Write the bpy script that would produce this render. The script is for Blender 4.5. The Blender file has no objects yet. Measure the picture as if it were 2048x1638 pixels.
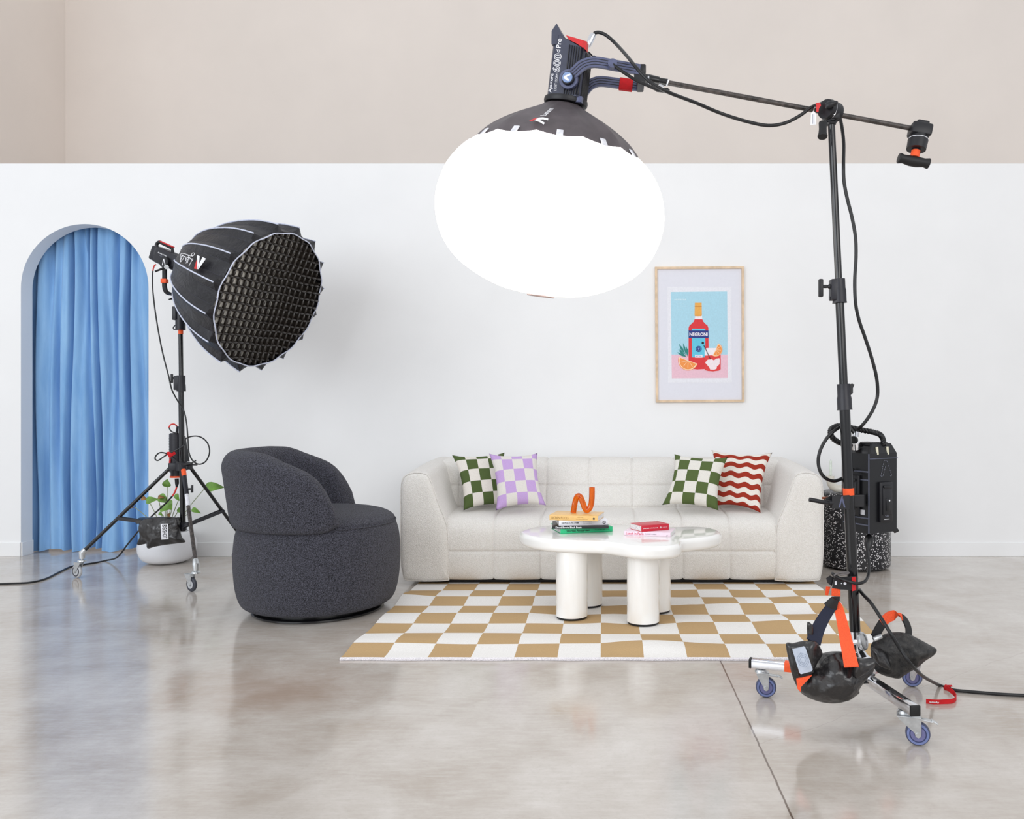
import bpy, bmesh, math, random
from mathutils import Vector, Matrix, noise
V = Vector
random.seed(7)
S = bpy.context.scene
COL = S.collection
PI = math.pi
# the camera's frame (2048 x 1638): focal length in pixels, principal point, eye height
F, CX, CY, H = 1657.0, 1206.0, 810.0, 1.08
def at(px, py, Y):
    return V(((px - CX) * Y / F, Y, H - (py - CY) * Y / F))
def ground(px, py, z=0.0):
    Y = F * (H - z) / (py - CY)
    return V(((px - CX) * Y / F, Y, z))
def lerp(a, b, t): return a + (b - a) * t
def interp(tab, x):
    if x <= tab[0][0]: return tab[0][1]
    for (a, fa), (b, fb) in zip(tab, tab[1:]):
        if x <= b:
            t = (x - a) / (b - a)
            return fa + (fb - fa) * t
    return tab[-1][1]

# ------------------------------------------------------------------ materials
def lin(c):
    c = c / 255.0
    return c / 12.92 if c <= 0.04045 else ((c + 0.055) / 1.055) ** 2.4
def rgb(c): return (lin(c[0]), lin(c[1]), lin(c[2]), 1.0)
class NT:
    def __init__(s, name):
        s.m = bpy.data.materials.new(name); s.m.use_nodes = True
        s.n = s.m.node_tree.nodes; s.l = s.m.node_tree.links
        s.b = s.n['Principled BSDF']
    def node(s, t, **kw):
        o = s.n.new(t)
        for k, v in kw.items(): setattr(o, k, v)
        return o
    def link(s, a, b): s.l.new(a, b)
    def val(s, sock, v):
        if hasattr(v, 'links') or isinstance(v, bpy.types.NodeSocket): s.l.new(v, sock)
        else: sock.default_value = v
    def math(s, op, a, b=0.0, c=0.0):
        o = s.n.new('ShaderNodeMath'); o.operation = op
        s.val(o.inputs[0], a); s.val(o.inputs[1], b); s.val(o.inputs[2], c)
        return o.outputs[0]
    def coords(s, kind='Object', scale=(1, 1, 1), loc=(0, 0, 0), rot=(0, 0, 0)):
        tc = s.n.new('ShaderNodeTexCoord'); mp = s.n.new('ShaderNodeMapping')
        s.l.new(tc.outputs[kind], mp.inputs['Vector'])
        mp.inputs['Scale'].default_value = scale; mp.inputs['Location'].default_value = loc
        mp.inputs['Rotation'].default_value = rot
        return mp.outputs[0]
    def noise(s, vec, scale, detail=3.0, rough=0.5, dist=0.0):
        o = s.n.new('ShaderNodeTexNoise'); s.l.new(vec, o.inputs['Vector'])
        o.inputs['Scale'].default_value = scale; o.inputs['Detail'].default_value = detail
        o.inputs['Roughness'].default_value = rough; o.inputs['Distortion'].default_value = dist
        return o.outputs['Fac']
    def voronoi(s, vec, scale, feature='F1', rnd=1.0):
        o = s.n.new('ShaderNodeTexVoronoi'); o.feature = feature; s.l.new(vec, o.inputs['Vector'])
        o.inputs['Scale'].default_value = scale; o.inputs['Randomness'].default_value = rnd
        return o.outputs['Distance']
    def ramp(s, fac, stops):
        o = s.n.new('ShaderNodeValToRGB'); s.l.new(fac, o.inputs[0])
        e = o.color_ramp.elements
        while len(e) < len(stops): e.new(0.5)
        for el, (p, c) in zip(e, stops): el.position = p; el.color = c
        return o.outputs[0]
    def mix(s, fac, a, b, blend='MIX'):
        o = s.n.new('ShaderNodeMix'); o.data_type = 'RGBA'; o.blend_type = blend
        s.val(o.inputs[0], fac); s.val(o.inputs[6], a); s.val(o.inputs[7], b)
        return o.outputs[2]
    def bump(s, h, strength=0.5, dist=0.002):
        o = s.n.new('ShaderNodeBump'); s.l.new(h, o.inputs['Height'])
        o.inputs['Strength'].default_value = strength; o.inputs['Distance'].default_value = dist
        s.l.new(o.outputs[0], s.b.inputs['Normal'])
    def set(s, **kw):
        names = dict(color='Base Color', rough='Roughness', metal='Metallic', spec='Specular IOR Level', coat='Coat Weight',
                     coatr='Coat Roughness', sheen='Sheen Weight', sheenr='Sheen Roughness', trans='Transmission Weight', ior='IOR', sss='Subsurface Weight')
        for k, v in kw.items():
            if k == 'color' and isinstance(v, tuple) and len(v) == 3: v = rgb(v)
            s.val(s.b.inputs[names[k]], v)
        return s
def plain(name, c, rough=0.5, metal=0.0, grain=0.06, gscale=60.0, bump=0.0, bscale=300.0, **kw):
    """a small-noise procedural material"""
    t = NT(name); v = t.coords()
    n = t.noise(v, gscale, 4.0)
    d = tuple(max(0, x * (1 - grain)) for x in c); e = tuple(min(255, x * (1 + grain)) for x in c)
    t.set(color=t.ramp(n, [(0.3, rgb(d)), (0.7, rgb(e))]), rough=rough, metal=metal, **kw)
    if bump: t.bump(t.noise(v, bscale, 3.0), bump, 0.001)
    return t.m

M = {}
M['white_wall'] = plain('white_wall_paint', (238, 238, 238), 0.75, grain=0.006, gscale=3, bump=0.05, bscale=250)
M['beige_wall'] = plain('beige_wall_paint', (236, 226, 217), 0.8, grain=0.01, gscale=1.5)
M['black_metal'] = plain('black_metal', (11, 11, 14), 0.2, 0.0, spec=0.6)
M['black_plastic'] = plain('black_plastic', (20, 20, 25), 0.45)
M['dark_plastic'] = plain('dark_plastic', (29, 29, 37), 0.42)
M['slate_metal'] = plain('slate_metal', (88, 93, 122), 0.38, 0.15)
M['black_rubber'] = plain('black_rubber', (14, 14, 16), 0.55)
M['worn_black'] = plain('worn_black', (50, 45, 43), 0.35, grain=0.75, gscale=55)
M['chrome'] = plain('chrome', (225, 226, 230), 0.12, 1.0, grain=0.02)
M['zinc'] = plain('zinc_steel', (205, 208, 210), 0.3, 0.85, grain=0.05)
M['white_plastic'] = plain('white_plastic', (226, 226, 232), 0.5)
M['seam_grey'] = plain('seam_grey', (62, 62, 72), 0.7)
M['red'] = plain('red_plastic', (205, 22, 28), 0.45)
M['red_cloth'] = plain('red_cloth', (200, 15, 25), 0.8)
M['orange_tape'] = plain('orange_tape', (255, 92, 38), 0.6, grain=0.05)
M['orange_web'] = plain('orange_webbing', (250, 88, 45), 0.8, grain=0.1, gscale=300)
M['navy_web'] = plain('navy_webbing', (28, 32, 52), 0.8, grain=0.1, gscale=300)
M['white_print'] = plain('white_print', (240, 240, 244), 0.5, grain=0.01)
M['grey_print'] = plain('grey_print', (120, 122, 135), 0.5, grain=0.02)
M['cord'] = plain('cord_rubber', (16, 16, 19), 0.4)
M['red_cord'] = plain('red_cord', (225, 60, 50), 0.4)
M['white_piping'] = plain('white_piping', (205, 210, 228), 0.7)
M['brass'] = plain('brass_pin', (205, 200, 178), 0.4, 0.4)

def boucle(name, c1, c2, scale, strength, sheen=0.2):
    t = NT(name); v = t.coords()
    vo = t.voronoi(v, scale); nz = t.noise(v, scale * 0.8, 4.0, 0.65)
    h = t.math('ADD', t.math('MULTIPLY', vo, -0.7), nz)
    t.set(color=t.ramp(t.noise(v, scale * 1.1, 3.0, 0.6), [(0.38, rgb(c1)), (0.66, rgb(c2))]), rough=0.95, sheen=sheen, sheenr=0.5, spec=0.2)
    t.bump(h, strength, 0.006)
    return t.m
M['cream_boucle'] = boucle('cream_boucle', (226, 222, 216), (242, 239, 235), 210, 0.6, 0.1)
M['charcoal_boucle'] = boucle('charcoal_boucle', (28, 28, 33), (92, 92, 104), 220, 0.9, 0.12)
M['sofa_plinth'] = plain('sofa_plinth', (14, 14, 16), 0.6)
M['table_gloss'] = plain('table_gloss', (247, 246, 243), 0.16, grain=0.004, gscale=4, coat=0.6, coatr=0.05)

def softbox_cloth():
    t = NT('softbox_cloth'); v = t.coords()
    n = t.noise(v, 9, 4, 0.6, 0.6)
    t.set(color=t.ramp(n, [(0.3, rgb((13, 13, 18))), (0.75, rgb((30, 29, 36)))]), rough=0.45, spec=0.5)
    t.bump(n, 0.5, 0.03)
    return t.m
M['softbox_cloth'] = softbox_cloth()
M['grid_cloth'] = plain('grid_cloth', (44, 39, 35), 0.28, grain=0.15, bump=0.3, bscale=60)
M['diffuser'] = plain('diffuser_cloth', (245, 238, 228), 0.7)
def vinyl():
    t = NT('black_vinyl'); v = t.coords()
    n = t.noise(v, 7, 3, 0.5, 0.4); n2 = t.noise(v, 60, 3, 0.6)
    w = t.node('ShaderNodeTexWave'); t.link(v, w.inputs['Vector']); w.bands_direction = 'X'
    for k, x in (('Scale', 4.0), ('Distortion', 4.0), ('Detail', 2.0), ('Detail Scale', 1.2)): w.inputs[k].default_value = x
    t.set(color=t.ramp(n2, [(0.3, rgb((16, 15, 17))), (0.75, rgb((34, 31, 32)))]), rough=0.3, spec=0.8)
    t.bump(t.math('ADD', t.math('ADD', n, t.math('MULTIPLY', w.outputs['Fac'], 0.26)), t.math('MULTIPLY', n2, 0.06)), 0.8, 0.03)
    return t.m
M['vinyl'] = vinyl()
def curtain_mat():
    t = NT('blue_velvet'); v = t.coords(scale=(1, 1, 0.15)); w = t.coords()
    n = t.noise(v, 14, 4, 0.6)
    t.set(color=t.ramp(n, [(0.3, rgb((122, 168, 216))), (0.7, rgb((148, 190, 230)))]), rough=0.9, sheen=0.25, sheenr=0.4, spec=0.2)
    t.bump(t.noise(w, 160, 3), 0.15, 0.002)
    return t.m
M['curtain'] = curtain_mat()
def floor_mat():
    t = NT('polished_concrete'); v = t.coords()
    n1 = t.noise(v, 0.55, 5, 0.6, 0.4); n2 = t.noise(v, 3.0, 6, 0.65, 0.3); n3 = t.noise(t.coords(scale=(1, 6, 1)), 9, 5, 0.7); n4 = t.noise(v, 70, 4, 0.6)
    c = t.ramp(n1, [(0.30, rgb((166, 152, 138))), (0.52, rgb((187, 179, 170))), (0.72, rgb((213, 208, 202)))])
    c = t.mix(0.55, c, t.ramp(n2, [(0.3, rgb((164, 150, 136))), (0.7, rgb((216, 211, 206)))]))
    c = t.mix(t.ramp(n3, [(0.45, (0, 0, 0, 1)), (0.75, (0.3, 0.3, 0.3, 1))]), c, rgb((218, 214, 210)))
    c = t.mix(t.ramp(n4, [(0.5, (0, 0, 0, 1)), (0.8, (0.25, 0.25, 0.25, 1))]), c, rgb((168, 157, 146)))
    # a worn tan stain beside the rug
    tc = t.coords(loc=(1.25, -3.15, 0)); sep = t.node('ShaderNodeSeparateXYZ'); t.link(tc, sep.inputs[0])
    X, Y = sep.outputs[0], sep.outputs[1]
    d = t.math('SQRT', t.math('ADD', t.math('POWER', t.math('MULTIPLY', X, 1.1), 2.0), t.math('POWER', t.math('MULTIPLY', Y, 1.5), 2.0)))
    d = t.math('ADD', d, t.math('MULTIPLY', n2, 0.9))
    c = t.mix(t.ramp(d, [(0.45, (0.42, 0.42, 0.42, 1)), (1.0, (0, 0, 0, 1))]), c, rgb((158, 130, 110)))
    # saw-cut joints and hairline cracks
    tw = t.coords(); sp = t.node('ShaderNodeSeparateXYZ'); t.link(tw, sp.inputs[0]); X, Y = sp.outputs[0], sp.outputs[1]
    wob = t.math('MULTIPLY', t.math('SUBTRACT', t.noise(v, 25, 2), 0.5), 0.006)
    def line(expr, w, soft):
        return t.math('SUBTRACT', 1.0, t.math('SMOOTHSTEP' if False else 'MINIMUM', t.math('DIVIDE', t.math('MAXIMUM', t.math('SUBTRACT', t.math('ABSOLUTE', t.math('ADD', expr, wob)), w), 0.0), soft), 1.0))
    l1 = line(t.math('SUBTRACT', X, 0.496), 0.0022, 0.0015)
    c = t.mix(t.math('MULTIPLY', l1, 0.9), c, rgb((84, 62, 46)))
    l2 = t.math('MULTIPLY', line(t.math('SUBTRACT', Y, 3.995), 0.001, 0.003), t.math('LESS_THAN', X, -0.5))
    c = t.mix(t.math('MULTIPLY', l2, 0.5), c, rgb((226, 220, 214)))
    big = t.math('MULTIPLY', t.math('SUBTRACT', t.noise(v, 3, 3), 0.5), 0.12)
    e3 = t.math('ADD', t.math('SUBTRACT', t.math('SUBTRACT', Y, t.math('MULTIPLY', X, 0.75)), 2.25), big)
    l3 = t.math('MULTIPLY', line(e3, 0.0005, 0.003), t.math('GREATER_THAN', X, 0.5))
    c = t.mix(t.math('MULTIPLY', l3, 0.22), c, rgb((120, 108, 96)))
    e4 = t.math('ADD', t.math('SUBTRACT', t.math('ADD', Y, t.math('MULTIPLY', X, 0.5)), 3.35), big)
    e5 = t.math('ADD', t.math('SUBTRACT', t.math('SUBTRACT', Y, t.math('MULTIPLY', X, 0.35)), 4.35), big)
    l5 = t.math('MULTIPLY', line(e5, 0.0005, 0.003), t.math('LESS_THAN', X, -0.9))
    c = t.mix(t.math('MULTIPLY', l5, 0.3), c, rgb((214, 208, 202)))
    r = t.ramp(n2, [(0.3, (0.10, 0.10, 0.10, 1)), (0.75, (0.21, 0.21, 0.21, 1))])
    t.set(color=c, rough=r, spec=0.5, ior=1.85)
    t.bump(t.math('ADD', t.math('MULTIPLY', n3, 0.4), t.math('MULTIPLY', n4, 0.15)), 0.05, 0.004)
    return t.m
M['floor'] = floor_mat()

def check_mat(name, c1, c2, sx, sy, ox, oy, axes=(0, 1), weave=400, rough=0.9):
    """two-colour checks over the thing's own coordinates"""
    t = NT(name); v = t.coords(); sp = t.node('ShaderNodeSeparateXYZ'); t.link(v, sp.inputs[0])
    a = t.math('FLOOR', t.math('DIVIDE', t.math('ADD', sp.outputs[axes[0]], ox), sx))
    b = t.math('FLOOR', t.math('DIVIDE', t.math('ADD', sp.outputs[axes[1]], oy), sy))
    k = t.math('GREATER_THAN', t.math('FLOORED_MODULO', t.math('ADD', a, b), 2.0), 0.5)
    n = t.noise(v, weave, 2, 0.6)
    col = t.mix(k, rgb(c1), rgb(c2))
    col = t.mix(t.ramp(n, [(0.3, (0.16, 0.16, 0.16, 1)), (0.7, (0, 0, 0, 1))]), col, rgb(tuple(x * 0.6 for x in c1)))
    t.set(color=col, rough=rough, spec=0.2)
    t.bump(n, 0.25, 0.0015)
    return t.m

# ------------------------------------------------------------------ mesh builder
class MB:
    def __init__(s, Mx=None): s.v = []; s.f = []; s.M = Mx
    def add(s, vs, fs, Mx=None):
        o = len(s.v)
        for p in vs:
            p = V(p)
            if Mx is not None: p = Mx @ p
            if s.M is not None: p = s.M @ p
            s.v.append(p)
        s.f.extend(tuple(o + i for i in f) for f in fs)
        return s
    def box(s, c, d, bevel=0.0, Mx=None, seg=2):
        bm = bmesh.new(); bmesh.ops.create_cube(bm, size=1.0)
        for v in bm.verts: v.co = V((v.co.x * d[0] + c[0], v.co.y * d[1] + c[1], v.co.z * d[2] + c[2]))
        if bevel: bmesh.ops.bevel(bm, geom=bm.edges[:], offset=bevel, segments=seg, affect='EDGES', profile=0.5)
        bm.verts.index_update()
        s.add([v.co for v in bm.verts], [[v.index for v in f.verts] for f in bm.faces], Mx); bm.free(); return s
    def loft(s, rings, closed=True, cap0=True, cap1=True, loop=False, Mx=None):
        n = len(rings[0]); vs = [p for r in rings for p in r]; fs = []
        m = len(rings)
        for i in range(m if loop else m - 1):
            a, b = i * n, ((i + 1) % m) * n
            for j in range(n if closed else n - 1):
                k = (j + 1) % n
                fs.append((a + j, a + k, b + k, b + j))
        if not loop:
            if cap0: fs.append(tuple(range(n - 1, -1, -1)))
            if cap1: fs.append(tuple((m - 1) * n + j for j in range(n)))
        return s.add(vs, fs, Mx)
    def cyl(s, p0, p1, r0, r1=None, seg=20, Mx=None):
        return s.tube([V(p0), V(p1)], [r0, r0 if r1 is None else r1], seg, Mx=Mx)
    def tube(s, pts, r, seg=10, cap=True, loop=False, Mx=None):
        pts = [V(p) for p in pts]; n = len(pts)
        R = r if isinstance(r, (list, tuple)) else [r] * n
        T = []
        for i in range(n):
            a = pts[(i - 1) % n] if (loop or i > 0) else pts[i]; b = pts[(i + 1) % n] if (loop or i < n - 1) else pts[i]
            d = b - a
            T.append(d.normalized() if d.length > 1e-9 else V((0, 0, 1)))
        u = T[0].cross(V((0, 0, 1)))
        if u.length < 0.05: u = T[0].cross(V((1, 0, 0)))
        u.normalize(); rings = []
        for i in range(n):
            u = u - T[i] * u.dot(T[i])
            if u.length < 1e-6: u = T[i].orthogonal()
            u.normalize(); w = T[i].cross(u)
            rings.append([pts[i] + (u * math.cos(2 * PI * k / seg) + w * math.sin(2 * PI * k / seg)) * R[i] for k in range(seg)])
        return s.loft(rings, True, cap, cap, loop, Mx)
    def lathe(s, prof, seg=32, Mx=None, cap=True):
        rings = [[V((max(r, 1e-4) * math.cos(2 * PI * k / seg), max(r, 1e-4) * math.sin(2 * PI * k / seg), z)) for k in range(seg)] for r, z in prof]
        return s.loft(rings, True, cap, cap, False, Mx)
    def ribbon(s, pts, side, w, t):
        """a flat strap: side = width direction (one vector or one per point)"""
        pts = [V(p) for p in pts]; n = len(pts); rings = []
        for i in range(n):
            T = (pts[min(i + 1, n - 1)] - pts[max(i - 1, 0)]).normalized()
            sd = V(side[i]) if isinstance(side, list) else V(side)
            sd = (sd - T * sd.dot(T)).normalized(); nn = T.cross(sd)
            ww = w[i] if isinstance(w, list) else w
            rings.append([pts[i] + sd * ww / 2 + nn * t / 2, pts[i] - sd * ww / 2 + nn * t / 2, pts[i] - sd * ww / 2 - nn * t / 2, pts[i] + sd * ww / 2 - nn * t / 2])
        return s.loft(rings)
    def prism(s, front, back):
        n = len(front)
        return s.add(list(front) + list(back), [tuple(range(n)), tuple(range(2 * n - 1, n - 1, -1))] + [(i, n + i, n + (i + 1) % n, (i + 1) % n) for i in range(n)])
    def plate(s, pts, nrm, t):
        nrm = V(nrm).normalized()
        return s.prism([V(p) for p in pts], [V(p) - nrm * t for p in pts])
    def inflate(s, out, nrm, tf, tb, K=7, wob=0.0, ctr=None, puff=0.5):
        """a stuffed shape: closed outline, bulging tf to the front and tb to the back"""
        out = [V(p) for p in out]; nrm = V(nrm).normalized(); n = len(out)
        c = V(ctr) if ctr is not None else sum(out, V((0, 0, 0))) / n
        def ring(k, sgn, T):
            q = k / K; sc = math.cos(q * PI / 2); h = math.sin(q * PI / 2) ** (2 * puff) if q > 0 else 0
            r = []
            for p in out:
                x = c + (p - c) * sc + nrm * (sgn * T * h)
                if wob and k > 0: x += nrm * sgn * wob * (noise.noise(x * 18) + 0.5 * noise.noise(x * 40)) * min(1, k / 2)
                r.append(x)
            return r
        fr = [ring(k, 1, tf) for k in range(K - 1, -1, -1)]; bk = [ring(k, -1, tb) for k in range(1, K)]
        return s.loft(fr + bk)
    def build(s, name, mat, parent=None, smooth=40, sub=0):
        me = bpy.data.meshes.new(name)
        vs = s.v
        if parent is not None:
            inv = wm(parent).inverted(); vs = [inv @ p for p in vs]
        me.from_pydata([tuple(p) for p in vs], [], s.f)
        bm = bmesh.new(); bm.from_mesh(me)
        bmesh.ops.recalc_face_normals(bm, faces=bm.faces[:]); bm.to_mesh(me); bm.free()
        me.materials.append(mat)
        if smooth:
            me.shade_smooth(); me.set_sharp_from_angle(angle=math.radians(smooth))
        o = bpy.data.objects.new(name, me); COL.objects.link(o)
        if parent is not None: o.parent = parent
        if sub:
            md = o.modifiers.new('subdivision', 'SUBSURF'); md.levels = sub; md.render_levels = sub
        return o
def wm(o): return o.matrix_basis.copy() if o.parent is None else wm(o.parent) @ o.matrix_basis
def thing(name, label, cat, loc=(0, 0, 0), group=None, frame=None):
    o = bpy.data.objects.new(name, None); COL.objects.link(o); o.empty_display_size = 0.05
    if frame is not None: o.matrix_basis = frame
    else: o.location = loc; o.matrix_basis = Matrix.Translation(V(loc))
    return tag(o, label, cat, group)
def tag(o, label, cat, group=None):
    o['label'] = label; o['category'] = cat
    if group: o['group'] = group
    return o
def struct(o): o['kind'] = 'structure'; return o
def frame(o, x, y, z):
    m = Matrix((V(x).normalized(), V(y).normalized(), V(z).normalized())).transposed().to_4x4(); m.translation = V(o); return m
def cr(P, n=8, closed=False):
    """Catmull-Rom curve through points of any dimension"""
    P = [V(p) for p in P]; N = len(P); out = []
    for i in range(N if closed else N - 1):
        if closed: p0, p1, p2, p3 = P[(i - 1) % N], P[i], P[(i + 1) % N], P[(i + 2) % N]
        else: p0, p1, p2, p3 = P[max(i - 1, 0)], P[i], P[i + 1], P[min(i + 2, N - 1)]
        for k in range(n):
            t = k / n
            out.append(0.5 * ((2 * p1) + (p2 - p0) * t + (2 * p0 - 5 * p1 + 4 * p2 - p3) * t * t + (3 * p1 - p0 - 3 * p2 + p3) * t ** 3))
    if not closed: out.append(P[-1])
    return out
def arc(c, r, a0, a1, n): return [(c[0] + r * math.cos(lerp(a0, a1, k / n)), c[1] + r * math.sin(lerp(a0, a1, k / n))) for k in range(n + 1)]
def text(s, width, height, fr, mat, parent, name='lettering', bold=0.0, depth=0.0004, outline=False):
    """lettering fitted to width x height, centred on the frame's origin in its x-y plane"""
    cu = bpy.data.curves.new('letters', 'FONT'); cu.body = s; cu.size = 1.0; cu.offset = bold; cu.extrude = 0.01
    cu.resolution_u = 3
    tmp = bpy.data.objects.new('letters', cu); COL.objects.link(tmp); bpy.context.view_layer.update()
    me = bpy.data.meshes.new_from_object(tmp.evaluated_get(bpy.context.evaluated_depsgraph_get()))
    bpy.data.objects.remove(tmp); bpy.data.curves.remove(cu)
    xs = [v.co.x for v in me.vertices]; ys = [v.co.y for v in me.vertices]
    cx, cy = (min(xs) + max(xs)) / 2, (min(ys) + max(ys)) / 2
    kx, ky = width / (max(xs) - min(xs)), height / (max(ys) - min(ys))
    mb = MB(); mb.add([fr @ V(((v.co.x - cx) * kx, (v.co.y - cy) * ky, v.co.z / 0.01 * depth / 2)) for v in me.vertices], [tuple(p.vertices) for p in me.polygons])
    bpy.data.meshes.remove(me)
    return mb.build(name, mat, parent, smooth=0)
def on_plane(px, py, P, n):
    """the point of a plane seen at a pixel of the photograph's frame"""
    d = at(px, py, 1.0) - V((0, 0, H)); e = V((0, 0, H))
    return e + d * ((V(P) - e).dot(V(n)) / d.dot(V(n)))

def text_outline(s, width, height, fr, mat, parent, r, name='lettering'):
    """outlined numerals: a thin raised line along every letter's edge"""
    cu = bpy.data.curves.new('letters', 'FONT'); cu.body = s; cu.size = 1.0; cu.offset = 0.01; cu.resolution_u = 6
    tmp = bpy.data.objects.new('letters', cu); COL.objects.link(tmp); bpy.context.view_layer.update()
    me = bpy.data.meshes.new_from_object(tmp.evaluated_get(bpy.context.evaluated_depsgraph_get()))
    bpy.data.objects.remove(tmp); bpy.data.curves.remove(cu)
    bm = bmesh.new(); bm.from_mesh(me); bmesh.ops.remove_doubles(bm, verts=bm.verts[:], dist=1e-5)
    xs = [v.co.x for v in bm.verts]; ys = [v.co.y for v in bm.verts]
    cx, cy = (min(xs) + max(xs)) / 2, (min(ys) + max(ys)) / 2; kx, ky = width / (max(xs) - min(xs)), height / (max(ys) - min(ys))
    mb = MB(); f = lambda v: fr @ V(((v.co.x - cx) * kx, (v.co.y - cy) * ky, 0))
    for e in bm.edges:
        if len(e.link_faces) == 1: mb.tube([f(e.verts[0]), f(e.verts[1])], r, 5)
    bm.free(); bpy.data.meshes.remove(me)
    return mb.build(name, mat, parent, 0)
# ================================================================== camera
cam = bpy.data.cameras.new('camera'); co = bpy.data.objects.new('camera', cam); COL.objects.link(co)
cam.sensor_fit = 'HORIZONTAL'; cam.sensor_width = 36.0; cam.lens = 36.0 * F / 2048.0
co.location = (0, 0, H); co.rotation_euler = (PI / 2, 0, 0)
cam.shift_x = -(CX - 1024) / 2048.0; cam.shift_y = -(819 - CY) / 2048.0
cam.clip_start = 0.05
S.camera = co

# ================================================================== room
WY = 5.906
mb = MB(); mb.add([(-9, -4, 0), (9, -4, 0), (9, 9.2, 0), (-9, 9.2, 0), (-9, -4, -0.1), (9, -4, -0.1), (9, 9.2, -0.1), (-9, 9.2, -0.1)],
                  [(0, 1, 2, 3), (7, 6, 5, 4), (0, 4, 5, 1), (1, 5, 6, 2), (2, 6, 7, 3), (3, 7, 4, 0)])
struct(mb.build('floor', M['floor'], smooth=0))
AL, AR, AZ = -4.150, -3.240, 1.915
ar = (AR - AL) / 2; ac = (AL + AR) / 2
out = [(-9, 0), (AL, 0)] + [(ac - ar * math.cos(PI * k / 40), AZ + ar * math.sin(PI * k / 40)) for k in range(41)] + [(AR, 0), (9, 0), (9, 2.802), (-9, 2.802)]
mb = MB(); mb.prism([V((x, WY, z)) for x, z in out], [V((x, WY + 0.12, z)) for x, z in out])
struct(mb.build('wall_back', M['white_wall'], smooth=30))
mb = MB(); mb.box((3.08, 9.05, 3.0), (17.84, 0.1, 6.6)); struct(mb.build('wall_beyond', M['beige_wall'], smooth=0))
mb = MB(); mb.box((-5.89, 7.6, 3.0), (0.1, 2.98, 6.6)); struct(mb.build('wall_left', M['beige_wall'], smooth=0))
mb = MB(); mb.box(((AL - 9) / 2, WY - 0.005, 0.05), (AL + 9, 0.009, 0.1), 0.002); mb.box((AL + 0.005, WY + 0.06, 0.05), (0.009, 0.118, 0.1), 0.002)
struct(mb.build('baseboard_left', M['white_wall'], smooth=0))
mb = MB(); mb.box(((AR + 9) / 2, WY - 0.005, 0.05), (9 - AR, 0.009, 0.1), 0.002)
struct(mb.build('baseboard_right', M['white_wall'], smooth=0))

# curtain behind the arch
def curtain():
    x0, x1, z0, z1 = -4.36, -2.98, 0.014, 2.62
    nu, nv = 260, 40
    # folds: centre x, depth, half width at the top and at the bottom
    rnd = random.Random(3)
    cre = [(-4.155, .09, .02, .02), (-4.06, .03, .03, .04), (-3.985, .035, .02, .035), (-3.905, .085, .014, .022), (-3.83, .025, .025, .04), (-3.765, .06, .016, .03), (-3.705, .085, .013, .02),
           (-3.635, .02, .025, .03), (-3.565, .04, .02, .03), (-3.475, .085, .013, .022), (-3.40, .025, .025, .04), (-3.31, .04, .02, .03), (-3.2, .06, .02, .03), (-3.1, .05, .02, .03)]
    ph = [rnd.uniform(0, 6) for _ in cre]
    def y(x, z):
        t = z / z1; d = 0
        for (c, dep, w1, w0), p in zip(cre, ph):
            cc = c + 0.018 * math.sin(p + 2.2 * z) + (c + 3.7) * 0.06 * (1 - t)
            w = lerp(w0, w1, t) * 0.8
            amt = 2.1 * dep * (0.75 + 0.35 * math.sin(p * 2 + 3 * z))
            d += amt * math.exp(-((x - cc) / w) ** 2)
        return WY + 0.155 + d + 0.006 * noise.noise(V((x * 9, z * 1.5, 0)))
    mb = MB(); rows = []
    for th in (0.0, 0.004):
        for j in range(nv + 1):
            zz = lerp(z0, z1, j / nv)
            rows.append([V((x, y(x, zz) + th, zz + (0.012 * math.sin(x * 23) * (j == 0)))) for x in [lerp(x0, x1, i / nu) for i in range(nu + 1)]])
    a = rows[:nv + 1]; b = rows[nv + 1:]
    rings = [ra + rb[::-1] for ra, rb in zip(a, b)]
    mb.loft(rings, True, True, True)
    o = mb.build('curtain', M['curtain'], smooth=60)
    tag(o, 'pale blue floor-length curtain hanging in soft folds inside the white arched doorway', 'curtain')
curtain()

# ================================================================== rug
RX0, RY0, SQX, SQY = -1.112, 3.509, 0.1837, 0.1815
RNX, RNY = 13, 10
TLEG = [(-0.157, 4.175), (0.197, 4.068), (-0.083, 4.43), (0.272, 4.305)]
def rugwave(x, y):
    w = 0.5 + 0.5 * math.sin((y - 3.6) * 2 * PI / 0.42 + 1.2 * math.sin(x * 2.3))
    a = 0.016 * max(0, noise.noise(V((x * 2.2, y * 1.3, 4)))) + 0.006
    if y < 3.6: a *= max(0, (y - 3.5) / 0.1)
    if y > 4.8: a *= max(0, 1 - (y - 4.8) / 0.08)
    d = min(math.hypot(x - lx, y - ly) for lx, ly in TLEG)
    a *= min(1, max(0, (d - 0.1) / 0.12))
    return a * w * 1.6
def rug():
    root = thing('rug', 'tan and white checked rug under the coffee table', 'rug', (RX0, RY0, 0))
    xs = [RX0 + RNX * SQX * i / 156 for i in range(157)]; ys = [RY0 + RNY * SQY * j / 120 for j in range(121)]
    top = [[V((x + 0.003 * noise.noise(V((x * 3, y * 3, 1))) * (0 < i < 156), y, 0.009 + rugwave(x, y))) for i, x in enumerate(xs)] for y in ys]
    rings = [r + [V((p.x, p.y, 0.001)) for p in r[::-1]] for r in top]
    MB().loft(rings).build('woven_rug', check_mat('rug_check', (192, 161, 118), (240, 238, 235), SQX, SQY, 0, 0, weave=220), root)
    mb = MB(); n = 120
    pts = [V((RX0 + RNX * SQX * i / n, RY0 - 0.006 + 0.002 * math.sin(i * .35), 0.0062)) for i in range(n + 1)]
    mb.ribbon(pts, (0, 1, 0.15), 0.015, 0.008)
    mb.build('binding', plain('rug_binding', (226, 222, 226), 0.9, grain=0.12, gscale=200), root)['label'] = 'off-white front binding'
rug()

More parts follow.
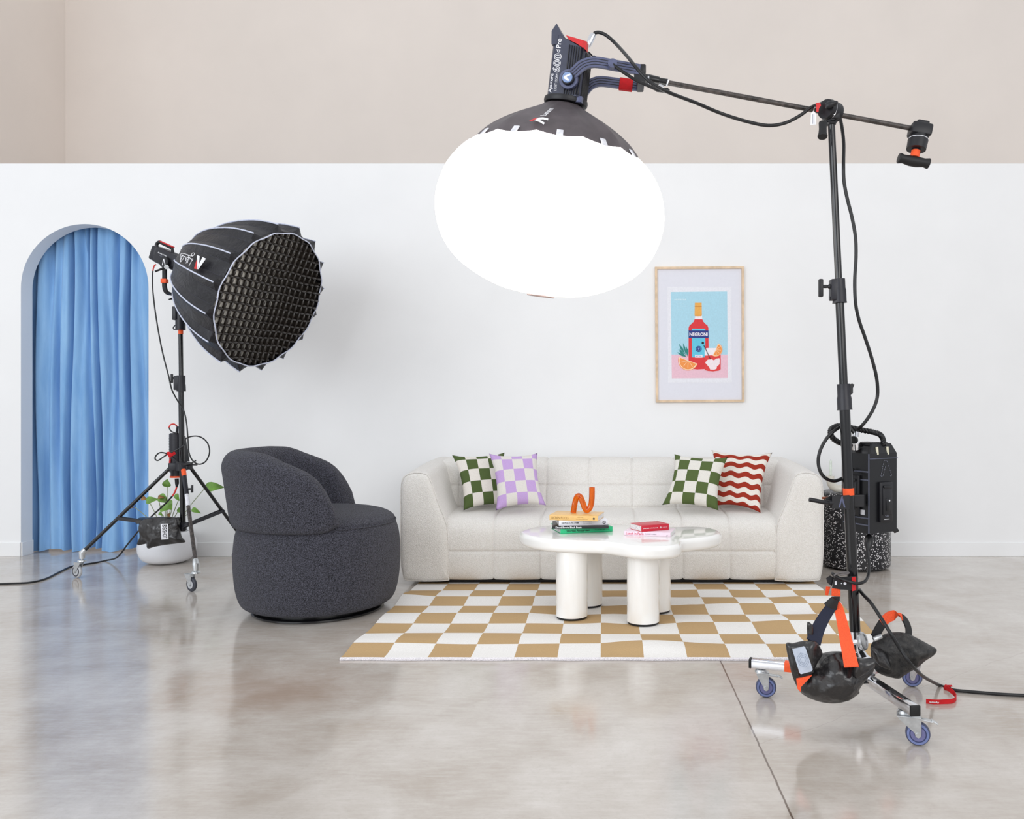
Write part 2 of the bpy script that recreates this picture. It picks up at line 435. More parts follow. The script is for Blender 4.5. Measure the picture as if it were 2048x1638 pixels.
# ================================================================== sofa
def samples(a, b, seams, crease):
    pts = [a] + [s for s in seams if a < s < b] + [b]; out = []
    for p, q in zip(pts, pts[1:]):
        L = q - p
        offs = sorted(set([0] + [min(x, L / 2) for x in (0.004, 0.009, 0.016, 0.028, 0.05, 0.09)]))
        out += [p + x for x in offs] + [q - x for x in offs[::-1] if x > 0 and abs((q - x) - (p + offs[-1])) > 1e-5]
    out.append(b); o2 = []
    for x in out:
        if o2 and x - o2[-1] > 0.04:
            m = int((x - o2[-1]) / 0.03); a0 = o2[-1]
            o2 += [lerp(a0, x, k / (m + 1)) for k in range(1, m + 1)]
        if not o2 or x - o2[-1] > 1e-5: o2.append(x)
    return o2
def quilt(prof, x0, x1, sx, sv, depth, puff, edge=True):
    """a padded strip: (y, z) profile swept along x, pinched along stitched seams"""
    P = [V((p[0], p[1], 0)) for p in prof]; L = [0]
    for a, b in zip(P, P[1:]): L.append(L[-1] + (b - a).length)
    def pt(l):
        l = min(max(l, 0), L[-1])
        for i in range(len(P) - 1):
            if l <= L[i + 1] or i == len(P) - 2:
                return P[i].lerp(P[i + 1], (l - L[i]) / (L[i + 1] - L[i]))
    def lnear(z, lo, hi):
        best = min((abs(pt(lo + (hi - lo) * k / 200).y - z), lo + (hi - lo) * k / 200) for k in range(201)); return best[1]
    sv = sorted(lnear(z, f0 * L[-1], f1 * L[-1]) for z, f0, f1 in sv)
    us = samples(x0, x1, sx, depth); vs = samples(0, L[-1], sv, depth)
    ubs = sorted([x0, x1] + sx); vbs = sorted(sv)
    def pf(x, bs):
        for a, b in zip(bs, bs[1:]):
            if a <= x <= b and b > a: return math.sin(PI * (x - a) / (b - a))
        return 0.6
    rings = []
    for x in us:
        ring = []
        for l in vs:
            p = pt(l); t = pt(l + 0.01) - pt(l - 0.01); n = V((t.y, -t.x, 0)).normalized()
            d = -depth * max([math.exp(-((x - s) / 0.007) ** 2) for s in (ubs if edge else sx)] + [0])
            d -= depth * max([math.exp(-((l - s) / 0.007) ** 2) for s in sv] + [0])
            d += puff * pf(x, ubs) ** 0.6 * (pf(l, [0] + vbs + [L[-1]]) ** 0.6 if vbs else 1)
            q = p - n * d
            ring.append(V((x, q.x, q.y)))
        rings.append(ring)
    return MB().loft(rings)
def sofa():
    root = thing('sofa', 'long off-white textured sofa with stitched channel seams behind the coffee table', 'sofa', (0.053, 5.4, 0))
    cb = M['cream_boucle']; seams = [0.053 + 0.283 * k for k in (-2.5, -1.5, -0.5, 0.5, 1.5, 2.5)]
    X0, X1 = -0.937, 1.044
    sp = cr([(4.985, .034, 0), (4.952, .042, 0), (4.94, .09, 0), (4.937, .19, 0), (4.937, .28, 0), (4.942, .335, 0), (4.965, .372, 0), (5.01, .396, 0), (5.09, .406, 0), (5.22, .412, 0), (5.34, .414, 0), (5.42, .41, 0)], 6)
    quilt([(p.x, p.y) for p in sp], X0 - 0.02, X1 + 0.02, seams, [(.205, 0, .5)], 0.008, 0.006).build('seat', cb, root, smooth=70)
    bp = cr([(5.36, .36, 0), (5.365, .43, 0), (5.40, .54, 0), (5.44, .635, 0), (5.475, .69, 0), (5.53, .716, 0), (5.63, .722, 0), (5.74, .716, 0), (5.80, .69, 0), (5.825, .62, 0), (5.832, .4, 0), (5.832, .05, 0)], 6)
    quilt([(p.x, p.y) for p in bp], X0 - 0.13, X1 + 0.13, [X0] + seams + [X1], [(.56, 0, .4), (.42, 0, .2)], 0.008, 0.006).build('backrest', cb, root, smooth=70)
    lft = [(-1.155, .034), (-1.19, .064), (-1.205, .2), (-1.206, .42), (-1.203, .585), (-1.186, .650), (-1.135, .674), (-1.075, .674), (-1.04, .655), (-1.013, .59), (-.975, .48), (-.942, .40), (-.925, .33), (-.922, .2), (-.923, .06), (-.94, .034)]
    def arm(pts, inner):
        o = cr([(a, b, 0) for a, b in pts], 5, True)
        c = V((sum(p.x for p in o) / len(o), sum(p.y for p in o) / len(o), 0))
        def ring(y, inset, up):
            r = []
            for p in o:
                d = c - p; q = p + d.normalized() * min(inset, d.length * 0.98)
                z = q.y + up * max(0, min(1, (q.y - 0.45) / 0.2))
                r.append(V((q.x, y, z)))
            return r
        rings = [ring(4.918, 0.35, 0), ring(4.917, 0.10, 0), ring(4.919, 0.05, 0), ring(4.924, 0.02, 0), ring(4.931, 0.007, 0), ring(4.937, 0.004, 0), ring(4.943, 0.007, 0), ring(4.95, 0.001, 0.002), ring(4.98, -0.003, 0.004)]
        N = 26
        for k in range(1, N + 1):
            y = lerp(4.98, 5.79, k / N)
            rings.append(ring(y, -0.003 - 0.005 * math.sin(PI * min(1, (y - 4.98) / 0.81)), lerp(0.004, 0.040, k / N)))
        rings += [ring(5.815, 0.012, 0.036), ring(5.828, 0.04, 0.03), ring(5.83, 0.1, 0.02), ring(5.83, 0.35, 0)]
        mb = MB().loft(rings)
        mb.tube(ring(4.9385, 0.001, 0.001), .0042, 6, loop=True)
        return mb
    a = arm(lft, 1).build('arm', cb, root, smooth=60)
    rgt = [(0.107 - x if False else (0.053 * 2 - x) , z) for x, z in lft]
    arm(rgt, -1).build('arm', cb, root, smooth=60)
    MB().box((0.053, 5.39, 0.0345), (2.36, 0.80, 0.02), 0.003).build('plinth', M['sofa_plinth'], root)
    for x in (-1.05, 1.15):
        for y in (5.06, 5.72):
            MB().cyl((x, y, 0.0102 if y < 5.3 else 0.0004), (x, y, 0.026), 0.025).build('foot', M['sofa_plinth'], root)
    MB().box((0.053, 5.02, 0.024), (2.30, 0.05, 0.022), 0.002).build('front_rail', M['sofa_plinth'], root)
sofa()

# ================================================================== cushions
def cushion_mat(name, c1, c2, kind, off=(0, 0), n=(4.6, 4.6)):
    t = NT(name); tc = t.node('ShaderNodeTexCoord'); sp = t.node('ShaderNodeSeparateXYZ'); t.link(tc.outputs['UV'], sp.inputs[0])
    u, v = sp.outputs[0], sp.outputs[1]
    if kind == 'check':
        a = t.math('FLOOR', t.math('ADD', t.math('MULTIPLY', u, n[0]), off[0])); b = t.math('FLOOR', t.math('ADD', t.math('MULTIPLY', v, n[1]), off[1]))
        k = t.math('GREATER_THAN', t.math('FLOORED_MODULO', t.math('ADD', a, b), 2.0), 0.5)
    else:
        w = t.math('MULTIPLY', t.math('SINE', t.math('MULTIPLY', u, 2 * PI * 3.6)), 0.11)
        k = t.math('GREATER_THAN', t.math('FRACT', t.math('ADD', t.math('ADD', t.math('MULTIPLY', v, 5.75), w), 0.55)), 0.5)
    nz = t.noise(t.coords(), 260, 2, 0.7)
    col = t.mix(k, rgb(c1), rgb(c2))
    col = t.mix(t.ramp(nz, [(0.35, (0.14, 0.14, 0.14, 1)), (0.7, (0, 0, 0, 1))]), col, rgb(tuple(x * 0.6 for x in c1)))
    t.set(color=col, rough=0.9, spec=0.2); t.bump(nz, 0.2, 0.001)
    return t.m
def cushion(label, tl, tr, bl, br, mat, T=0.055):
    tl, tr, bl, br = [at(*q) for q in (tl, tr, bl, br)]
    n = 30; nrm = (tr - tl).cross(tl - bl).normalized()
    if nrm.y > 0: nrm = -nrm
    ctr = (tl + tr + bl + br) / 4
    root = thing('throw_cushion', label, 'cushion', (ctr.x, ctr.y, min(bl.z, br.z)), 'throw cushions on the sofa')
    vs, uv, fs = [], [], []
    for side in (1, -1):
        for j in range(n + 1):
            for i in range(n + 1):
                u, v = i / n, j / n
                u2 = u + (0.5 - u) * 0.16 * 4 * v * (1 - v) * (abs(2 * u - 1) ** 2); v2 = v + (0.5 - v) * 0.14 * 4 * u * (1 - u) * (abs(2 * v - 1) ** 2)
                p = tl.lerp(tr, u2).lerp(bl.lerp(br, u2), v2)
                h = T * (max(0, 1 - abs(2 * u - 1) ** 2.6) * max(0, 1 - abs(2 * v - 1) ** 2.6)) ** 0.46
                h *= 1 + 0.12 * noise.noise(p * 9)
                vs.append(p + nrm * h * side); uv.append((u, v))
    N = (n + 1) ** 2
    for j in range(n):
        for i in range(n):
            a = j * (n + 1) + i
            fs.append((a, a + 1, a + n + 2, a + n + 1)); fs.append((N + a, N + a + n + 1, N + a + n + 2, N + a + 1))
    me = bpy.data.meshes.new('cover'); inv = wm(root).inverted()
    me.from_pydata([tuple(inv @ p) for p in vs], [], fs)
    ul = me.uv_layers.new(name='UVMap')
    for lp in me.loops: ul.data[lp.index].uv = uv[lp.vertex_index]
    bm = bmesh.new(); bm.from_mesh(me); bmesh.ops.remove_doubles(bm, verts=bm.verts[:], dist=1e-5); bmesh.ops.recalc_face_normals(bm, faces=bm.faces[:]); bm.to_mesh(me); bm.free()
    me.materials.append(mat); me.shade_smooth()
    o = bpy.data.objects.new('cover', me); COL.objects.link(o); o.parent = root
    # the stitched edge
    mb = MB(); loop = []
    for k in range(4 * n):
        s, i = divmod(k, n); u, v = [(i / n, 0), (1, i / n), (1 - i / n, 1), (0, 1 - i / n)][s]
        u2 = u + (0.5 - u) * 0.16 * 4 * v * (1 - v) * (abs(2 * u - 1) ** 2); v2 = v + (0.5 - v) * 0.14 * 4 * u * (1 - u) * (abs(2 * v - 1) ** 2)
        loop.append(tl.lerp(tr, u2).lerp(bl.lerp(br, u2), v2))
    return root
green = cushion_mat('green_check', (82, 98, 56), (232, 226, 218), 'check', (0.0, 0.38))
cushion('green and white checked cushion against the left arm, behind the lilac one', (904, 910, 5.36), (1009, 905, 5.44), (927, 1021, 5.13), (1022, 1010, 5.25), green, 0.05)
cushion('lilac and cream checked cushion leaning on the green one', (978, 907, 5.22), (1075, 906, 5.28), (992, 1021, 5.03), (1092, 1011, 5.10), cushion_mat('lilac_check', (198, 166, 218), (226, 222, 214), 'check', (0.0, 0.38)), 0.05)
cushion('green and white checked cushion at the right end, in front of the rust waves', (1349, 908, 5.30), (1456, 914, 5.18), (1324, 1010, 5.13), (1437, 1021, 5.02), cushion_mat('olive_check', (88, 104, 60), (232, 228, 220), 'check', (0.38, 0.38)), 0.05)
cushion('white cushion with wavy rust-red stripes beside the right arm', (1423, 900, 5.44), (1545, 905, 5.34), (1428, 1012, 5.22), (1521, 1026, 5.10), cushion_mat('rust_waves', (158, 52, 36), (236, 230, 220), 'wave'), 0.045)

# ================================================================== coffee table
def coffee_table():
    root = thing('coffee_table', 'glossy white low table with a wavy cloud-shaped top on four round legs', 'coffee table', (0.08, 4.25, 0))
    P = [(-.437, 4.40), (-.432, 4.33), (-.40, 4.245), (-.335, 4.165), (-.25, 4.105), (-.15, 4.075), (-.07, 4.062), (0, 4.045), (.065, 3.99), (.13, 3.93), (.20, 3.90), (.27, 3.905), (.33, 3.925), (.366, 3.962), (.381, 4.015), (.387, 4.066), (.402, 4.098), (.45, 4.132),
         (.525, 4.178), (.59, 4.25), (.622, 4.34), (.615, 4.44), (.575, 4.52), (.51, 4.56), (.43, 4.555), (.34, 4.54), (.25, 4.56), (.16, 4.62), (.05, 4.67), (-.07, 4.685), (-.19, 4.665), (-.30, 4.61), (-.385, 4.53)]
    o = cr([(x, y, 0) for x, y in P], 5, True); n = len(o)
    nr = []
    for i in range(n):
        t = o[(i + 1) % n] - o[i - 1]; nr.append(V((t.y, -t.x, 0)).normalized())
    def ring(inset, z): return [V((p.x - q.x * inset, p.y - q.y * inset, z)) for p, q in zip(o, nr)]
    z0, z1, r = 0.349, 0.413, 0.022
    rings = [ring(r * (1 - math.sin(a)), z0 + r * (1 - math.cos(a))) for a in [k * PI / 2 / 6 for k in range(7)]]
    rings += [ring(r * (1 - math.cos(a)), z1 - r + r * math.sin(a)) for a in [k * PI / 2 / 6 for k in range(7)]]
    MB().loft(rings).build('tabletop', M['table_gloss'], root, smooth=50)
    for x, y in TLEG:
        l = MB().lathe([(.0795, .0215), (.08, .024), (.08, .3485)], 48, Matrix.Translation((x, y, 0))).build('leg', M['table_gloss'], root)
        MB().lathe([(.076, .0125), (.076, .0212)], 40, Matrix.Translation((x, y, 0))).build('foot_pad', M['black_rubber'], l)
coffee_table()

# ================================================================== books
paper = plain('book_paper', (226, 224, 222), 0.9, grain=0.1, gscale=120)
def book(label, x, y, yaw, L, W, z, t, col, group, hard=True, titles=(), name='book', wrap=0.002):
    yaw = math.radians(yaw); e = V((math.cos(yaw), math.sin(yaw), 0)); b = V((-math.sin(yaw), math.cos(yaw), 0))
    fr = frame((x, y, z), e, b, (0, 0, 1))
    root = thing('book', label, 'book', group=group, frame=fr)
    cm = plain('cover_' + name, col, 0.35, grain=0.02)
    mb = MB(fr); ov = 0.002 if hard else 0.0; w = wrap
    mb.box((L / 2, w / 2, t / 2), (L, w, t), 0.0008); mb.box((L / 2, W / 2, w / 2), (L, W, w), 0.0005); mb.box((L / 2, W / 2, t - w / 2), (L, W, w), 0.0005)
    mb.build('cover', cm, root)
    MB(fr).box((L / 2, W / 2, t / 2), (L - 2 * ov, W - 2 * ov - w, t - 2 * w)).build('pages', paper, root, smooth=0)['label'] = 'pale page block'
    for s, cx, wd, hh, mt, bold, *cz in titles:
        tf = fr @ frame((cx, -0.0004, t / 2 + (cz[0] if cz else 0)), (1, 0, 0), (0, 0, 1), (0, -1, 0))
        text(s, wd, hh, tf, mt, root, 'spine_title', bold)
    return root, fr
ink = {k: plain('ink_' + k, c, 0.6, grain=0.01) for k, c in dict(tan=(150, 116, 60), dark=(40, 42, 50), black=(16, 16, 18), white=(238, 238, 240), green=(16, 66, 44), red=(214, 38, 84), grey=(130, 130, 140)).items()}
g1, g2 = 'books stacked under the orange glass vase', 'two books on the right of the table'
TZ = 0.4136
book('green book at the bottom of the left stack', -.220, 4.287, 17.0, .283, .215, TZ, .0255, (42, 190, 128), g1, True, [('Shortlist Amsterdam', .095, .125, .0115, ink['green'], .02), ('Simple steps and strong', .225, .08, .006, ink['green'], 0)], 'green')
book('thin black book lying on the green one', -.262, 4.281, 3.0, .292, .21, TZ + .026, .0135, (24, 24, 28), g1, False, [('David Bowie Black Book', .085, .135, .0095, ink['white'], .02)], 'black', 0.0012)
wb, wf = book('white book with a round dark emblem on its spine', -.228, 4.292, 9.0, .256, .20, TZ + .040, .0275, (236, 236, 242), g1, False, [('150 PLACES WE SWIM', .058, .088, .0095, ink['dark'], .015), ('Caroline Clements', .148, .046, .003, ink['grey'], 0, .004), ('Dillon Seitchik-Reardon', .15, .046, .003, ink['grey'], 0, -.003)], 'white', 0.0012)
def disc_on(fr, cx, cz, r, mat, root, name='emblem', d=0.0006):
    mb = MB(fr); mb.cyl((cx, -d, cz), (cx, 0.0, cz), r, seg=20); return mb.build(name, mat, root, smooth=0)
disc_on(wf, .237, .0137, .0085, ink['dark'], wb)
MB(wf).plate([(.2335, -.001, .009), (.2335, -.001, .017), (.237, -.001, .0195), (.2405, -.001, .017), (.2385, -.001, .009)], (0, -1, 0), .0003).build('emblem', ink['white'], wb, 0)
yb, yf = book('mustard yellow hardback on top of the left stack under the vase', -.279, 4.312, -11.0, .258, .17, TZ + .068, .0275, (234, 190, 118), g1, True, [('OCEAN POOLS', .056, .092, .013, ink['tan'], 0.0, -.001), ('Chris Chen', .165, .03, .0035, ink['tan'], 0, .004), ('Marie-Louise McDermott', .172, .065, .0035, ink['tan'], 0, -.005)], 'mustard')
disc_on(yf, .236, .0125, .0055, ink['dark'], yb)
MB(yf).box((.236, -.0008, .0125), (.0035, .0006, .006)).build('emblem', ink['tan'], yb, 0)
pb, pf = book('pink paperback under the red book', .107, 4.243, -14.0, .241, .16, TZ, .0205, (240, 218, 230), g2, False, [('Lunch in Paris', .057, .09, .0125, ink['red'], .005), ('ELIZABETH BARD', .14, .058, .0055, ink['grey'], 0), ('p', .224, .006, .008, ink['grey'], 0, -.005)], 'pink', 0.0012)
rb, rf = book('small thick red book on the pink paperback', .195, 4.212, 27.0, .165, .115, TZ + .021, .031, (200, 30, 52), g2, True, [('PARIS WALKS', .055, .085, .0045, ink['white'], .01), ('&', .115, .012, .008, ink['white'], 0), ('LULU', .14, .026, .004, ink['white'], 0)], 'red')

# ================================================================== vases
def glass(name, c, tr=0.75):
    t = NT(name); n = t.noise(t.coords(), 20, 2)
    t.set(color=t.ramp(n, [(0.3, rgb(tuple(x * .94 for x in c))), (0.7, rgb(c))]), rough=0.04, trans=tr, ior=1.35, spec=0.6, coat=0.4, coatr=0.02)
    return t.m
def orange_vase():
    Y = 4.36; zt = TZ + .0957
    base = at(1163, 1026, Y)
    root = thing('glass_vase', 'orange glass tube bent into an N standing on the mustard book', 'vase', (base.x, Y, zt))
    r = .0152
    pix = [(1146.5, 1026.5), (1148.5, 1015), (1151, 1003.5), (1154, 996), (1158, 994), (1162, 998), (1165.5, 1007), (1169, 1017), (1173, 1022.5), (1178, 1020), (1182, 1012), (1183.6, 1000), (1184, 988), (1184, 977)]
    P = []
    for k, (px, py) in enumerate(pix):
        p = at(px, py, Y); p.y += 0.016 if k < 3 else (0.008 if k == 3 else 0); P.append(p)
    zmin = min(P[0].z, 99); P[0].z = zt + .0022
    low = min(p.z for p in P[5:]); sh = zt + r + 0.0016 - low
    for p in P[1:]: p.z += sh
    c = cr(P, 8)
    mb = MB(); rr = [r] * len(c); pts = list(c)
    # the open mouth: the tube turns back inside itself
    pts += [c[-1] + V((0, 0, .001)), c[-1] + V((0, 0, .0005)), c[-2] + V((0, 0, 0)), c[-1] - V((0, 0, .03))]
    rr += [r - .0012, r - .0024, r - .003, r - .003]
    mb.tube(c, r, 28); mb.build('bent_tube', glass('orange_glass', (255, 122, 12), 0.85), root, smooth=60)
    top = c[-1]
    MB().lathe([(r * .99, .0002), (r * .99, .0018), (r * .78, .0018), (r * .78, .0002)], 28, Matrix.Translation(top)).build('mouth_rim', plain('orange_rim', (226, 92, 20), 0.1), root)
orange_vase()

# ================================================================== armchair
def armchair():
    yaw = math.radians(10.6); c = V((-1.512, 4.41, 0))
    fr = frame(c, (math.cos(yaw), math.sin(yaw), 0), (-math.sin(yaw), math.cos(yaw), 0), (0, 0, 1))
    root = thing('armchair', 'round charcoal swivel armchair with a wraparound back left of the rug', 'armchair', frame=fr)
    ch = M['charcoal_boucle']
    prof = cr([(.30, .033, 0), (.365, .04, 0), (.395, .075, 0), (.413, .15, 0), (.421, .25, 0), (.420, .33, 0), (.413, .40, 0), (.400, .447, 0), (.386, .485, 0), (.33, .515, 0), (.22, .530, 0), (.1, .535, 0), (.001, .536, 0)], 6)
    seg = 96; rings = []
    for p in prof:
        ring = []
        for k in range(seg):
            a = 2 * PI * k / seg; r = p.x
            # stitched upright seams on the sides and front
            for s in (-100, 100, 0):
                d = (math.degrees(a) - s + 180) % 360 - 180
                if p.y < .5: r -= 0.006 * math.exp(-(d / 1.3) ** 2)
            r *= 1 + 0.015 * math.cos(4 * a) * 0
            if .455 < p.y < .475: r -= 0.003
            ring.append(V((r * math.cos(a), r * math.sin(a), p.y)))
        rings.append(ring)
    st = MB(fr).loft(rings).build('seat', ch, root, smooth=60)
    MB(fr).tube([V((.3965 * math.cos(a), .3965 * math.sin(a), .464)) for a in [math.radians(-68 + 136 * k / 50) for k in range(51)]], .0035, 6).build('piping', ch, st)
    ztop = [(0, .848), (40, .852), (55, .846), (63, .830), (70, .808), (80, .782), (90, .752), (97, .715), (103, .662), (107, .60), (109, .555), (110, .51)]
    rings = []; N = 88
    for k in range(N + 1):
        phi = lerp(-110, 110, k / N); A = abs(phi); zt = interp(ztop, A); zt = (interp(ztop, max(0, A - 2)) + zt + interp(ztop, A + 2)) / 3 if A < 107 else zt
        e = max(0, (A - 97) / 13)       # towards the front ends the shell thins and rounds off
        zb = .452 + .03 * e * e; hgt = zt - zb
        th = lerp(.15, .13, min(1, A / 90)) * math.sqrt(max(0.02, 1 - e * e))
        flare = lerp(.056, .008, min(1, A / 110)) * min(1, hgt / .4)
        def ro(z): return .407 + .024 * math.sqrt(max(0, 1 - (1 - min(1, (z - zb) / .06)) ** 2)) + flare * min(1, max(0, (z - zb) / .36))
        rt = min(th * .62, hgt * .45)
        sec = []
        zz = [zb + (zt - rt - zb) * q for q in (0, .02, .05, .09, .14, .22, .35, .5, .7, .85, 1)]
        for z in zz: sec.append((ro(z), z))
        R = ro(zt - rt)
        for q in range(1, 18):
            a = PI * q / 18; sec.append((R - th / 2 + th / 2 * math.cos(a), zt - rt + rt * math.sin(a)))
        for z in zz[::-1]: sec.append((ro(z) - th - 0.02 * (1 - (z - zb) / max(.01, hgt)), max(z, zb)))
        a = math.radians(180 + phi) ; 
        rings.append([V((r * math.cos(a), r * math.sin(a), z)) for r, z in sec])
    # close both ends softly
    def shrink(r, q, push, a):
        cc = sum(r, V((0, 0, 0))) / len(r); t = V((-math.sin(a), math.cos(a), 0)) * push
        return [cc + (p - cc) * q + t for p in r]
    a0, a1 = math.radians(180 - 110), math.radians(180 + 110)
    rings = [shrink(rings[0], .3, -.012, a0), shrink(rings[0], .75, -.009, a0)] + rings + [shrink(rings[-1], .75, .009, a1), shrink(rings[-1], .3, .012, a1)]
    MB(fr).loft(rings).build('backrest', ch, root, smooth=60)
    mb = MB(fr); mb.lathe([(.30, .0), (.331, .0), (.336, .004), (.336, .012), (.331, .017), (.30, .018)], 72)
    mb.lathe([(.05, .017), (.30, .017), (.30, .035), (.05, .035)], 48)
    mb.build('swivel_base', M['black_metal'], root)
armchair()
# ================================================================== shared gear
def caster(parent, gx, gy, axle, trail, r, top, metal, rings, w=0.024, brake=True):
    """a braked swivel caster: fork (part) with its wheel (sub-part); rings = tyre radii fractions and materials"""
    ax = V((axle[0], axle[1], 0)).normalized(); tr = V((trail[0], trail[1], 0)); c = V((gx, gy, r + .0006)); st = V((gx, gy, 0)) + tr
    up = V((0, 0, 1)); fw = up.cross(ax)
    if fw.dot(tr) < 0: fw = -fw
    zt = top - .012; k = r * 2
    mb = MB()
    for s in (-1, 1):
        o = c + ax * s * (w / 2 + .003)
        sh = [o + fw * a + up * b for a, b in ((-.2 * r, -.2 * r), (0, -.3 * r), (.2 * r, -.2 * r), (.28 * r, .12 * r), (tr.length + .42 * r, zt - c.z - .006), (tr.length + .42 * r, zt - c.z), (-.26 * r, zt - c.z), (-.26 * r, .1 * r))]
        mb.plate(sh, ax * s, .0025)
        mb.cyl(o, o + ax * s * .004, r * .17, seg=12)
    p = V((c.x, c.y, zt)) + fw * (tr.length * .62)
    mb.box((0, 0, 0), (tr.length * 1.1 + .65 * r, w + .011, .004), .001, frame(p, fw, ax, up))
    mb.lathe([(r * .62, zt + .001), (r * .62, zt + .006), (r * .5, zt + .012), (.008, zt + .013)], 24, Matrix.Translation((st.x, st.y, 0)))
    mb.cyl((st.x, st.y, zt), (st.x, st.y, top + .012), .007)
    fo = mb.build('caster', metal, parent)
    # brake pedal
    q = V((c.x, c.y, zt - .008)) - fw * (r * .45)
    if brake:
      b = MB(); b.box((0, 0, 0), (.05, w * .9, .004), .0015, frame(q - fw * .003, (fw + up * .12), ax, up)); b.box((0, 0, 0), (.022, w * .75, .004), .0015, frame(q - fw * .033 - up * .004, (fw + up * .5), ax, up))
      b.build('brake_pedal', metal, fo)
    wf = frame(c, fw, up, ax) if abs(ax.dot(fw.cross(up)) - 1) < .01 else frame(c, up, fw, ax)
    prof = [(r * .3, -w * .4), (r * .8, -w * .42), (r * .93, -w * .36), (r, -w * .2), (r, w * .2), (r * .93, w * .36), (r * .8, w * .42), (r * .3, w * .4)]
    MB(wf).lathe(prof, 40).build('wheel', rings[0][1], fo)
    for f0, f1, m in rings[1:]:
        for s in (-1, 1):
            z = s * w * .42
            MB(wf).lathe([(r * f0, z), (r * f0, z + s * .0012), (r * f1, z + s * .0012), (r * f1, z)], 40, cap=False).build('wheel_ring', m, fo)
    return fo
def knob(mb, p, d, L, r, wing=None):
    """a bolt with a winged hand knob at its end"""
    p, d = V(p), V(d).normalized(); mb.cyl(p, p + d * L, r * .45, seg=12)
    e = p + d * L; u = V(wing).normalized()
    mb.box((0, 0, 0), (.012, r * 1.1, r * 3.6), .003, frame(e + d * .006, d, u.cross(d), u))
    return mb
def hook_loop(a): return a
tyre_dark = plain('tyre_grey', (62, 64, 74), 0.5); tyre_light = plain('hub_grey', (190, 192, 196), 0.4)
tyre_blue = plain('tyre_blue', (74, 80, 108), 0.45); ring_blue = plain('wheel_blue', (112, 124, 170), 0.45); ring_navy = plain('wheel_navy', (50, 58, 96), 0.45); ring_lilac = plain('wheel_lilac', (108, 108, 150), 0.45)

